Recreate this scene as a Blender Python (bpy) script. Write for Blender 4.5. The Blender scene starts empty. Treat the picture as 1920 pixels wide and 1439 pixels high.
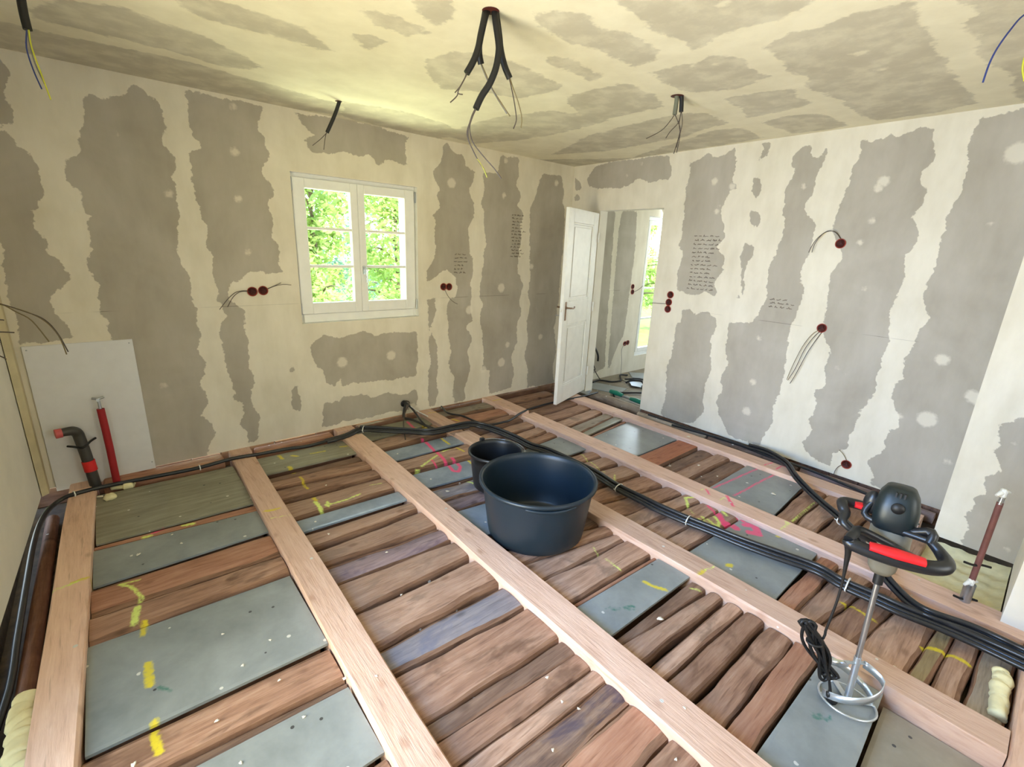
import bpy, math, random
import numpy as np
from mathutils import Vector, Matrix
S = bpy.context.scene
C = S.collection
PI = math.pi

# ---------------------------------------------------------------- camera
YAW, PITCH, ROLL, FPX = 0.71410, 0.27930, 0.04130, 883.465
cd = bpy.data.cameras.new('camera'); cam = bpy.data.objects.new('camera', cd); C.objects.link(cam)
cd.sensor_width = 36.0; cd.lens = FPX / 1920 * 36.0; cd.clip_start = 0.02; cd.clip_end = 200
_f = Vector((math.sin(YAW) * math.cos(PITCH), math.cos(YAW) * math.cos(PITCH), -math.sin(PITCH)))
_r = Vector((math.cos(YAW), -math.sin(YAW), 0)); _u = _r.cross(_f)
_r2 = _r * math.cos(ROLL) + _u * math.sin(ROLL); _u2 = _u * math.cos(ROLL) - _r * math.sin(ROLL)
M = Matrix((_r2, _u2, -_f)).transposed().to_4x4(); M.translation = Vector((0, 0, 1.6))
cam.matrix_world = M
S.camera = cam
# ---------------------------------------------------------------- colour management
S.view_settings.view_transform = 'Standard'
try: S.view_settings.look = 'None'
except Exception: pass
S.view_settings.gamma = 1.0
S.view_settings.use_curve_mapping = False
S.view_settings.exposure = -0.54
# ---------------------------------------------------------------- world: bright hazy daylight
W = bpy.data.worlds.new('world'); S.world = W; W.use_nodes = True
wn = W.node_tree; wn.nodes.clear()
wo = wn.nodes.new('ShaderNodeOutputWorld'); wb = wn.nodes.new('ShaderNodeBackground')
tc = wn.nodes.new('ShaderNodeTexCoord'); sx = wn.nodes.new('ShaderNodeSeparateXYZ'); cr = wn.nodes.new('ShaderNodeValToRGB')
wn.links.new(tc.outputs['Generated'], sx.inputs[0]); wn.links.new(sx.outputs['Z'], cr.inputs[0])
cr.color_ramp.elements[0].position = 0.0; cr.color_ramp.elements[0].color = (0.80, 0.85, 0.72, 1)
cr.color_ramp.elements[1].position = 0.5; cr.color_ramp.elements[1].color = (0.50, 0.72, 1.0, 1)
wn.links.new(cr.outputs[0], wb.inputs[0]); wb.inputs[1].default_value = 9.0
wn.links.new(wb.outputs[0], wo.inputs[0])
# ---------------------------------------------------------------- lights
def sun(name, rot, col, e):
    l = bpy.data.lights.new(name, 'SUN'); l.energy = e; l.color = col; l.angle = 0.02
    o = bpy.data.objects.new(name, l); C.objects.link(o); o.rotation_euler = rot; return o
sun('sun', (math.radians(48), 0, math.radians(28)), (1.0, 0.93, 0.80), 18.0)
def area(name, loc, target, sx_, sy_, col, e, spread=180):
    l = bpy.data.lights.new(name, 'AREA'); l.shape = 'RECTANGLE'; l.size = sx_; l.size_y = sy_; l.energy = e; l.color = col; l.spread = math.radians(spread)
    o = bpy.data.objects.new(name, l); C.objects.link(o); o.location = loc
    d = Vector(target) - Vector(loc); o.rotation_euler = d.to_track_quat('-Z', 'Y').to_euler(); return o
# added area lamps standing for sky and sunlit-ground light at the openings, mostly unseen
area('sky_through_left_door', (-0.70, 1.15, 1.45), (4.1, 0.8, 0.25), 1.25, 1.1, (0.24, 0.49, 1.0), 78, 92)
area('ground_bounce_left_door', (-0.70, 1.15, 0.5), (3.4, 1.1, 2.3), 1.25, 0.8, (1.0, 0.87, 0.52), 96, 130)
area('rear_fill_low_added', (1.7, -1.66, 1.5), (1.9, 2.4, 0.4), 0.9, 1.1, (1.0, 0.92, 0.84), 16)  # warm fill lamp added at the unseen rear opening
area('rear_fill_high_added', (1.7, -1.66, 1.2), (2.6, 1.8, 2.5), 0.9, 0.6, (1.0, 0.88, 0.62), 12)  # upward fill lamp added at the same unseen rear opening
area('ceiling_bounce_lamp_below_sill', (1.7, 5.2, -0.3), (1.6, 2.6, 2.5), 2.2, 1.4, (0.93, 1.0, 0.60), 370, 150)  # lamp added outside below the sill, out of view, to brighten the ceiling
area('sky_through_next_room_door', (6.4, 4.35, 1.6), (5.2, 3.0, 0.2), 1.0, 1.6, (0.85, 0.93, 1.0), 60)
area('next_room_lamp_unseen', (7.0, 2.4, 1.4), (4.9, 3.2, 0.8), 1.2, 1.3, (0.86, 0.93, 1.0), 25)  # area lamp standing inside the next room, out of view

# ---------------------------------------------------------------- room numbers (metres)
YB = 3.969; XR = 4.237; HC = 2.509; XL = -0.5; YR = -1.6
TR = math.tan(-0.0262); TJ = math.tan(-0.0222)
def xr(y): return XR + (YB - y) * TR
PATCH={'back':[[(-0.37,2.43),(-0.24,2.46),(-0.22,2.43),(-0.22,2.38),(-0.25,2.31),(-0.24,2.21),(-0.25,2.14),(-0.3,2.13),(-0.43,2.11)],[(-0.34,2.1),(-0.3,2.12),(-0.27,2.09),(-0.26,2.03),(-0.21,2.0),(-0.18,1.94),(-0.18,1.84),(-0.19,1.78),(-0.26,1.68),(-0.25,1.6),(-0.22,1.54),(-0.22,1.45),(-0.19,1.45),(-0.18,1.4),(-0.15,1.31),(-0.18,1.25),(-0.25,1.23),(-0.26,1.2),(-0.24,1.1),(-0.2,1.02),(-0.2,0.96),(-0.25,0.94),(-0.44,0.93),(-0.43,1.04),(-0.43,1.3),(-0.41,1.44),(-0.41,1.5),(-0.44,1.58)],[(0.08,2.35),(0.12,2.38),(0.15,2.34),(0.21,2.37),(0.26,2.4),(0.3,2.44),(0.35,2.45),(0.37,2.41),(0.42,2.4),(0.44,2.34),(0.45,2.28),(0.45,2.22),(0.42,2.18),(0.43,2.14),(0.47,2.09),(0.47,2.04),(0.44,1.95),(0.46,1.9),(0.45,1.86),(0.45,1.78),(0.45,1.7),(0.43,1.62),(0.43,1.53),(0.42,1.46),(0.43,1.39),(0.46,1.31),(0.45,1.22),(0.47,1.14),(0.47,1.0),(0.48,0.91),(0.44,0.81),(0.49,0.71),(0.46,0.62),(0.42,0.55),(0.46,0.46),(0.45,0.38),(0.4,0.32),(0.47,0.23),(0.48,0.16),(0.44,0.1),(0.41,0.01),(0.38,-0.05),(0.11,-0.07),(-0.03,-0.03),(-0.04,0.28),(-0.0,0.93),(-0.01,0.99),(-0.02,1.06),(-0.05,1.09),(-0.04,1.19),(-0.03,1.29),(-0.06,1.39),(-0.05,1.45),(-0.03,1.49),(-0.03,1.58),(-0.02,1.65),(0.01,1.68),(-0.01,1.7),(-0.02,1.77),(-0.03,1.83),(-0.06,1.87),(-0.07,1.93),(-0.05,2.0),(0.0,2.03),(0.01,2.1),(0.04,2.16),(0.06,2.22),(0.07,2.29)],[(0.58,2.49),(0.72,2.49),(1.04,2.48),(0.98,2.36),(0.99,2.32),(1.03,2.28),(1.02,2.22),(1.05,2.19),(1.02,2.12),(0.99,2.08),(1.0,2.02),(1.03,1.97),(1.05,1.93),(1.0,1.86),(1.02,1.78),(1.04,1.71),(1.01,1.62),(1.05,1.53),(1.05,1.48),(1.04,1.41),(1.08,1.34),(0.95,1.35),(0.92,1.37),(0.83,1.35),(0.79,1.33),(0.72,1.29),(0.68,1.23),(0.69,1.15),(0.77,1.09),(0.77,0.98),(0.76,0.89),(0.77,0.79),(0.76,0.68),(0.78,0.56),(0.76,0.45),(0.76,0.32),(0.79,0.24),(0.78,0.15),(0.76,0.03),(0.69,0.03),(0.7,0.12),(0.65,0.19),(0.69,0.26),(0.68,0.36),(0.61,0.4),(0.65,0.45),(0.63,0.54),(0.61,0.67),(0.6,0.79),(0.59,0.9),(0.61,0.99),(0.65,1.03),(0.63,1.08),(0.61,1.16),(0.63,1.22),(0.61,1.28),(0.6,1.37),(0.61,1.44),(0.61,1.47),(0.58,1.55),(0.61,1.61),(0.61,1.67),(0.57,1.71),(0.58,1.78),(0.56,1.83),(0.55,1.93),(0.56,2.04),(0.55,2.11),(0.63,2.15),(0.62,2.18),(0.59,2.22),(0.58,2.31),(0.59,2.41)],[(1.25,2.48),(1.29,2.42),(1.39,2.36),(1.3,2.31),(1.32,2.27),(1.37,2.23),(1.48,2.25),(1.57,2.27),(1.67,2.27),(1.75,2.27),(1.81,2.29),(1.87,2.21),(1.96,2.27),(2.08,2.26),(2.15,2.24),(2.12,2.37),(2.17,2.48),(1.8,2.51),(1.59,2.52)],[(2.49,2.49),(2.56,2.5),(2.6,2.43),(2.71,2.42),(2.76,2.33),(2.86,2.28),(2.84,2.19),(2.79,2.12),(2.85,2.01),(2.86,1.91),(2.8,1.76),(2.8,1.66),(2.83,1.51),(2.84,1.51),(2.86,1.41),(2.84,1.25),(2.85,1.14),(2.82,0.98),(2.86,0.87),(2.78,0.8),(2.86,0.67),(2.81,0.54),(2.83,0.34),(2.77,0.12),(2.79,0.01),(2.65,0.01),(2.61,0.14),(2.64,0.29),(2.56,0.45),(2.61,0.56),(2.56,0.73),(2.57,0.87),(2.54,1.03),(2.58,1.1),(2.65,1.12),(2.68,1.2),(2.64,1.31),(2.54,1.38),(2.42,1.32),(2.32,1.24),(2.33,1.37),(2.4,1.47),(2.42,1.51),(2.41,1.68),(2.43,1.81),(2.39,1.86),(2.48,1.93),(2.44,2.04),(2.48,2.1),(2.41,2.17),(2.4,2.24),(2.48,2.33),(2.5,2.4)],[(2.33,1.09),(2.41,1.11),(2.42,1.0),(2.4,0.9),(2.36,0.8),(2.44,0.65),(2.44,0.54),(2.45,0.43),(2.42,0.29),(2.44,0.15),(2.41,0.02),(2.33,0.02),(2.33,0.3),(2.36,0.48),(2.34,0.59),(2.35,0.75),(2.34,0.96)],[(3.17,2.48),(3.41,2.48),(3.42,2.35),(3.39,2.23),(3.46,2.13),(3.41,2.03),(3.49,1.96),(3.46,1.83),(3.49,1.73),(3.47,1.53),(3.45,1.38),(3.54,1.22),(3.49,1.05),(3.53,0.89),(3.47,0.75),(3.49,0.59),(3.42,0.43),(3.45,0.24),(3.44,0.05),(3.1,0.02),(3.1,0.29),(3.0,0.32),(3.02,0.52),(2.99,0.73),(2.94,0.89),(2.99,1.03),(2.95,1.12),(2.96,1.29),(2.99,1.41),(2.98,1.51),(2.99,1.52),(3.02,1.64),(2.98,1.79),(2.98,1.92),(2.95,2.02),(2.99,2.15),(2.96,2.3),(3.14,2.32),(3.16,2.4)],[(3.77,2.37),(3.88,2.38),(4.03,2.38),(4.09,2.23),(4.08,2.12),(4.13,2.05),(4.13,1.82),(4.13,1.54),(4.12,1.34),(4.12,1.03),(4.08,0.71),(4.14,0.39),(4.1,0.17),(4.15,-0.02),(3.68,0.01),(3.68,0.23),(3.61,0.41),(3.66,0.57),(3.62,0.78),(3.66,1.0),(3.62,1.14),(3.64,1.3),(3.62,1.53),(3.6,1.79),(3.6,2.01),(3.68,2.19),(3.72,2.32)],[(1.23,0.77),(1.35,0.85),(1.48,0.81),(1.58,0.83),(1.68,0.85),(1.81,0.79),(1.96,0.82),(2.2,0.79),(2.22,0.67),(2.21,0.46),(2.19,0.36),(2.02,0.36),(1.88,0.37),(1.7,0.38),(1.56,0.38),(1.46,0.37),(1.46,0.45),(1.4,0.38),(1.34,0.42),(1.33,0.5),(1.26,0.59),(1.23,0.68)],[(1.3,0.25),(1.45,0.25),(1.45,0.29),(1.62,0.27),(1.75,0.22),(1.86,0.25),(2.02,0.19),(2.19,0.23),(2.21,0.13),(2.19,0.04),(2.03,0.04),(1.44,0.04),(1.44,0.03),(1.27,0.04)],[(1.04,0.58),(1.09,0.62),(1.1,0.58),(1.06,0.55)],[(1.05,0.43),(1.09,0.45),(1.1,0.38),(1.11,0.3),(1.09,0.22),(1.05,0.25),(1.04,0.36)],[(4.78,2.08),(5.07,2.1),(5.1,1.42),(5.12,0.73),(5.16,0.04),(4.8,-0.02),(4.79,0.75),(4.78,1.55)],[(5.21,2.11),(5.53,2.14),(5.58,1.64),(5.56,1.21),(5.55,0.85),(5.52,0.47),(5.4,0.33),(5.28,0.02),(5.23,0.03),(5.21,0.72),(5.19,1.43),(5.18,1.89)]],'right':[[(3.95,2.39),(3.86,2.35),(3.84,2.28),(3.93,2.24)],[(3.94,2.23),(3.85,2.2),(3.84,2.15),(3.94,2.15)],[(3.72,2.41),(3.65,2.48),(3.48,2.5),(2.74,2.5),(2.7,2.36),(2.72,2.28),(2.94,2.27),(3.05,2.32),(3.22,2.25),(3.5,2.25),(3.73,2.28),(3.76,2.36)],[(2.52,2.41),(2.42,2.42),(2.36,2.46),(2.25,2.42),(2.2,2.45),(2.12,2.48),(2.09,2.36),(2.09,2.26),(2.09,2.21),(2.04,2.16),(2.11,2.14),(2.13,2.05),(2.16,1.95),(2.1,1.86),(2.09,1.76),(2.16,1.68),(2.11,1.65),(2.05,1.61),(2.06,1.49),(2.12,1.36),(2.08,1.3),(2.09,1.25),(2.17,1.29),(2.3,1.25),(2.41,1.25),(2.5,1.3),(2.49,1.38),(2.49,1.48),(2.47,1.6),(2.52,1.69),(2.49,1.76),(2.52,1.98),(2.53,2.19),(2.5,2.31)],[(2.39,1.09),(2.32,1.11),(2.26,1.07),(2.15,1.11),(2.05,1.07),(2.04,0.95),(2.06,0.85),(2.05,0.72),(2.02,0.59),(2.05,0.45),(2.04,0.27),(2.02,0.17),(2.11,0.03),(2.22,-0.01),(2.47,-0.0),(2.45,0.19),(2.47,0.47),(2.44,0.68),(2.44,0.93),(2.38,0.99)],[(1.91,2.5),(1.83,2.49),(1.82,2.41),(1.9,2.36),(1.88,2.43)],[(1.92,2.23),(1.86,2.24),(1.84,2.15),(1.85,2.04),(1.92,2.14)],[(1.9,1.99),(1.83,1.97),(1.8,1.89),(1.83,1.83),(1.9,1.93)],[(1.9,1.72),(1.81,1.69),(1.82,1.62),(1.85,1.59),(1.87,1.47),(1.83,1.32),(1.88,1.24),(1.9,1.26),(1.85,1.32),(1.88,1.44),(1.9,1.53),(1.91,1.62)],[(1.64,2.3),(1.64,2.35),(1.6,2.42),(1.52,2.42),(1.52,2.35),(1.46,2.33),(1.42,2.42),(1.4,2.35),(1.44,2.27),(1.46,2.2),(1.45,2.1),(1.48,2.0),(1.46,1.93),(1.39,1.87),(1.38,1.78),(1.39,1.64),(1.42,1.53),(1.42,1.45),(1.37,1.38),(1.39,1.25),(1.39,1.17),(1.42,1.11),(1.41,1.01),(1.41,0.85),(1.4,0.71),(1.4,0.59),(1.41,0.4),(1.41,0.26),(1.47,0.1),(1.47,0.01),(1.63,0.03),(1.76,0.02),(1.79,0.1),(1.88,0.19),(1.92,0.31),(1.88,0.4),(1.91,0.53),(1.87,0.69),(1.92,0.84),(1.92,1.0),(1.91,1.04),(1.74,1.06),(1.69,1.14),(1.64,1.28),(1.65,1.38),(1.67,1.5),(1.64,1.63),(1.63,1.68),(1.61,1.78),(1.61,1.91),(1.64,1.94),(1.63,2.04),(1.66,2.14),(1.64,2.19),(1.6,2.25)],[(1.21,2.42),(1.15,2.39),(1.05,2.43),(1.01,2.4),(0.9,2.45),(0.83,2.45),(0.81,2.38),(0.79,2.3),(0.78,2.24),(0.83,2.19),(0.81,2.11),(0.78,2.08),(0.78,1.98),(0.82,1.9),(0.76,1.81),(0.76,1.7),(0.81,1.66),(0.79,1.59),(0.78,1.46),(0.79,1.3),(0.78,1.18),(0.76,1.05),(0.78,0.92),(0.79,0.8),(0.77,0.67),(0.81,0.58),(0.84,0.44),(0.85,0.31),(0.84,0.24),(0.92,0.16),(0.92,0.04),(1.02,0.06),(1.12,0.11),(1.16,0.17),(1.11,0.29),(1.15,0.35),(1.11,0.47),(1.15,0.61),(1.08,0.64),(1.11,0.84),(1.1,0.94),(1.18,1.06),(1.19,1.21),(1.2,1.38),(1.21,1.51),(1.16,1.62),(1.16,1.64),(1.26,1.82),(1.27,1.84),(1.25,1.98),(1.23,2.08),(1.23,2.23),(1.2,2.32)],[(0.61,2.48),(0.59,2.45),(0.55,2.46),(0.44,2.48),(0.01,2.5),(-0.19,1.69),(-0.21,1.13),(-0.1,-0.18),(0.27,-0.09),(0.4,-0.04),(0.66,0.02),(0.64,0.08),(0.67,0.13),(0.71,0.19),(0.67,0.24),(0.6,0.31),(0.64,0.37),(0.64,0.44),(0.59,0.49),(0.59,0.57),(0.66,0.67),(0.67,0.81),(0.64,0.85),(0.66,0.98),(0.62,1.08),(0.63,1.17),(0.59,1.26),(0.64,1.35),(0.64,1.49),(0.63,1.57),(0.63,1.66),(0.65,1.76),(0.63,1.82),(0.64,1.9),(0.62,1.99),(0.59,2.05),(0.61,2.1),(0.61,2.21),(0.63,2.33),(0.62,2.37)]],'ceil':[[(1.62,1.37),(1.85,1.4),(1.98,1.41),(2.11,1.38),(2.22,1.39),(2.21,1.32),(2.17,1.21),(2.17,1.11),(2.2,1.01),(2.15,0.94),(2.12,0.86),(1.92,0.8),(1.45,1.27)],[(2.41,1.16),(2.35,1.02),(2.36,0.9),(2.32,0.77),(2.35,0.62),(2.47,0.63),(2.66,0.63),(2.83,0.62),(2.97,0.66),(3.1,0.63),(3.28,0.65),(3.65,0.62),(3.99,0.62),(4.09,0.84),(4.06,1.13),(3.71,1.16),(3.48,1.15),(3.33,1.17),(3.07,1.22),(2.92,1.14),(2.81,1.19),(2.68,1.18),(2.5,1.16)],[(2.36,1.53),(2.37,1.46),(2.34,1.38),(2.42,1.3),(2.52,1.3),(2.65,1.32),(2.8,1.27),(2.87,1.5),(2.79,1.67),(2.7,1.73),(2.54,1.73),(2.34,1.7)],[(3.0,1.64),(2.99,1.45),(3.08,1.26),(3.19,1.32),(3.41,1.28),(3.47,1.44),(3.47,1.69),(3.19,1.64)],[(3.12,1.97),(3.21,1.86),(3.52,1.85),(3.59,2.08),(3.7,2.31),(3.78,3.13),(3.58,3.68),(3.19,2.84),(3.1,2.13)],[(4.18,3.18),(3.81,2.38),(3.64,2.02),(3.7,1.86),(4.11,1.85),(4.16,2.25),(4.18,2.6),(4.23,4.0),(3.69,4.0)],[(3.65,1.7),(3.59,1.48),(3.68,1.31),(3.86,1.3),(4.12,1.28),(4.12,1.65),(3.87,1.66)],[(2.46,0.51),(2.63,0.48),(2.69,0.53),(2.86,0.51),(3.09,0.53),(3.35,0.5),(3.45,0.46),(3.6,0.44),(3.87,0.46),(4.14,0.44),(4.07,0.08),(2.4,0.14),(2.08,0.46)],[(1.46,1.67),(1.53,1.58),(1.63,1.52),(1.75,1.55),(1.9,1.51),(2.11,1.51),(2.21,1.59),(2.23,1.71),(2.07,1.72),(1.9,1.71),(1.78,1.75),(1.64,1.74),(1.55,1.71)],[(1.0,1.82),(1.14,1.75),(1.28,1.95),(1.26,2.04),(1.14,2.0)],[(1.81,1.96),(1.92,1.87),(2.22,1.92),(2.22,2.01),(2.04,2.0),(1.92,2.01)],[(1.43,2.47),(1.46,2.24),(1.63,2.12),(1.79,2.11),(2.21,2.18),(2.18,2.56),(1.95,2.62),(1.73,2.76)],[(2.48,2.4),(2.33,2.29),(2.36,2.02),(2.4,1.88),(2.68,1.9),(2.9,1.98),(2.91,2.35),(2.9,2.59)],[(2.34,3.26),(2.36,3.0),(2.5,2.56),(2.94,2.46),(3.01,3.07),(2.94,3.47),(2.8,3.87),(2.39,3.83)],[(1.04,2.41),(1.11,2.35),(1.19,2.37),(1.16,2.53)],[(-0.24,3.48),(-0.18,3.48),(0.03,3.48),(0.49,3.41),(1.44,3.59),(1.55,3.88),(1.05,4.04),(0.58,4.0),(-0.23,3.97),(-0.3,4.01)],[(1.41,3.5),(1.63,3.44),(1.89,3.41),(2.23,3.47),(2.53,3.66),(2.47,3.95),(2.18,3.99),(1.56,3.9)],[(-0.07,3.22),(0.07,2.95),(0.24,2.88),(0.37,2.91),(0.58,2.98),(0.87,3.19),(0.73,3.37),(0.48,3.32),(0.19,3.31),(-0.06,3.33)],[(0.34,2.56),(0.56,2.49),(0.84,2.49),(1.07,2.68),(0.75,2.72),(0.48,2.73)],[(0.97,2.15),(1.09,2.1),(1.28,2.14),(1.23,2.24),(1.07,2.23)]],'pil':[[(-0.16,1.08),(0.02,0.84),(0.05,0.8),(0.09,0.77),(0.09,0.7),(0.07,0.66),(0.09,0.61),(0.06,0.56),(0.03,0.49),(0.08,0.45),(0.06,0.35),(0.1,0.31),(0.09,0.27),(0.1,0.21),(0.11,0.17),(0.07,0.11),(0.1,0.03),(0.06,-0.03),(-0.18,-0.07),(-0.47,0.12),(-0.32,0.72)]]}
SPOTS={'back':[(0.196,2.174,0.011),(0.845,2.445,0.022),(0.825,2.163,0.029),(0.814,1.858,0.026),(0.413,1.854,0.025),(0.839,1.496,0.022),(0.215,0.58,0.021),(1.94,0.6,0.045),(1.48,0.589,0.047),(2.82,0.975,0.045),(3.233,1.19,0.048),(3.269,0.366,0.052),(3.35,0.561,0.033),(3.855,0.607,0.036),(3.656,1.415,0.032),(2.598,2.159,0.046),(3.237,2.435,0.027),(3.228,2.112,0.028),(3.966,2.31,0.032),(3.021,0.317,0.04),(2.15,0.053,0.039)],'right':[(2.256,2.232,0.031),(2.087,2.177,0.03),(2.197,1.982,0.025),(2.181,2.032,0.012),(1.525,2.142,0.019),(1.022,2.14,0.037),(1.043,2.096,0.029),(0.401,2.246,0.06),(1.034,1.882,0.022),(1.073,1.738,0.021),(0.432,1.852,0.015),(0.462,1.006,0.039),(0.449,0.592,0.056),(0.269,0.806,0.039),(0.245,0.777,0.024),(0.986,1.422,0.016),(1.626,0.567,0.028),(1.632,0.295,0.038),(1.642,0.948,0.021),(1.033,0.825,0.013),(0.961,0.786,0.009),(0.601,0.57,0.023),(0.615,0.566,0.021),(0.285,0.338,0.021),(3.222,2.354,0.016),(3.051,2.453,0.015)],'ceil':[(2.762,0.88,0.031),(2.748,0.904,0.022),(2.458,1.412,0.02),(2.4,1.492,0.02),(1.92,1.101,0.031),(3.044,0.863,0.028),(1.355,2.075,0.011),(3.276,3.157,0.061)],'pil':[(0.021,0.68,0.008),(-0.091,0.073,0.013),(0.088,0.396,0.005)]}
PLANKS={'A':[(3.763,3.739,3.117,3.092,'olive'),(3.099,3.071,3.064,2.996,'red'),(3.052,2.981,2.703,2.708,'grey'),(2.685,2.672,2.47,2.447,'red'),(2.456,2.422,2.274,2.267,'brown'),(2.267,2.233,1.717,1.696,'grey'),(1.701,1.674,1.551,1.498,'brown'),(1.542,1.485,1.482,1.45,'dark'),(1.474,1.44,1.141,1.131,'grey'),(1.13,1.116,1.036,1.065,'brown')],'B':[(3.763,3.742,3.453,3.439,'olive'),(3.414,3.414,3.343,3.32,'dark'),(3.307,3.272,3.212,3.138,'brown'),(3.184,3.098,3.035,2.97,'brown'),(2.97,2.94,2.76,2.754,'tan'),(2.716,2.687,2.579,2.558,'blue'),(2.547,2.511,2.398,2.411,'tan'),(2.351,2.361,2.214,2.173,'tan'),(2.185,2.144,2.035,2.01,'purple'),(2.016,1.977,1.798,1.827,'tan'),(1.773,1.767,1.555,1.559,'tan'),(1.53,1.513,1.395,1.354,'slate'),(1.364,1.323,1.143,1.116,'brown'),(1.128,1.094,1.066,1.014,'dark'),(1.051,1.007,0.954,0.927,'brown'),(0.944,0.912,0.874,0.849,'tan'),(0.864,0.838,0.73,0.737,'bark'),(0.715,0.725,0.591,0.555,'red'),(0.577,0.546,0.465,0.437,'brown')],'C':[(3.88,3.883,3.609,3.67,'olive'),(3.586,3.64,3.385,3.411,'tan'),(3.344,3.322,3.142,3.126,'blue'),(3.095,3.08,2.899,2.861,'tan'),(2.843,2.797,2.61,2.55,'blue'),(2.576,2.517,2.427,2.362,'slate'),(2.4,2.331,2.257,2.18,'purple'),(2.239,2.15,1.923,1.798,'blue'),(1.899,1.698,1.765,1.591,'dark'),(1.728,1.564,1.601,1.481,'brown'),(1.592,1.471,1.436,1.392,'tan'),(1.414,1.367,1.235,1.211,'tan'),(1.216,1.186,1.195,1.165,'red'),(1.184,1.156,0.973,0.965,'grey'),(0.958,0.948,0.922,0.871,'dark'),(0.911,0.844,0.817,0.781,'tan'),(0.768,0.754,0.705,0.68,'tan'),(0.683,0.662,0.594,0.58,'brown'),(0.57,0.554,0.454,0.454,'brown'),(0.44,0.44,0.348,0.349,'red'),(0.335,0.328,0.093,0.117,'grey')],'D':[(3.935,3.922,3.75,3.729,'grey_wood'),(3.704,3.672,3.47,3.481,'red'),(3.418,3.443,3.216,3.259,'brown'),(3.175,3.217,3.043,3.079,'tan'),(3.002,3.037,2.855,2.912,'tan'),(2.824,2.881,2.719,2.77,'brown'),(2.689,2.74,2.421,2.413,'grey'),(2.401,2.367,2.301,2.241,'brown'),(2.284,2.216,2.15,2.065,'tan'),(2.121,2.028,1.937,1.85,'tan'),(1.904,1.823,1.766,1.648,'brown'),(1.743,1.619,1.577,1.485,'brown'),(1.559,1.46,1.414,1.35,'tan'),(1.4,1.329,1.248,1.207,'tan'),(1.232,1.189,1.106,1.079,'tan'),(1.084,1.057,0.609,0.612,'grey'),(0.597,0.588,0.522,0.501,'red'),(0.508,0.487,0.426,0.339,'tan'),(0.41,0.318,0.282,0.2,'brown'),(0.267,0.187,0.09,0.047,'tan'),(0.078,0.035,0.017,-0.016,'olive_wood'),(0.004,-0.026,-0.079,-0.1,'tan')],'E':[(3.875,3.877,3.734,3.695,'brown'),(3.675,3.664,3.495,3.501,'brown'),(3.453,3.472,3.284,3.308,'brown'),(3.245,3.276,3.063,3.118,'brown'),(3.016,3.086,2.866,2.948,'tan'),(2.832,2.919,2.68,2.801,'grey_wood'),(2.658,2.781,2.598,2.684,'olive'),(2.587,2.668,2.559,2.634,'red'),(2.545,2.61,2.064,2.063,'grey'),(2.043,2.04,1.846,1.853,'orange'),(1.822,1.829,1.715,1.691,'dark'),(1.694,1.672,1.58,1.558,'tan'),(1.56,1.542,1.42,1.426,'dark'),(1.404,1.406,0.943,0.983,'grey'),(0.925,0.956,0.828,0.83,'brown'),(0.807,0.813,0.704,0.692,'tan'),(0.685,0.673,0.565,0.547,'brown')]}
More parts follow.
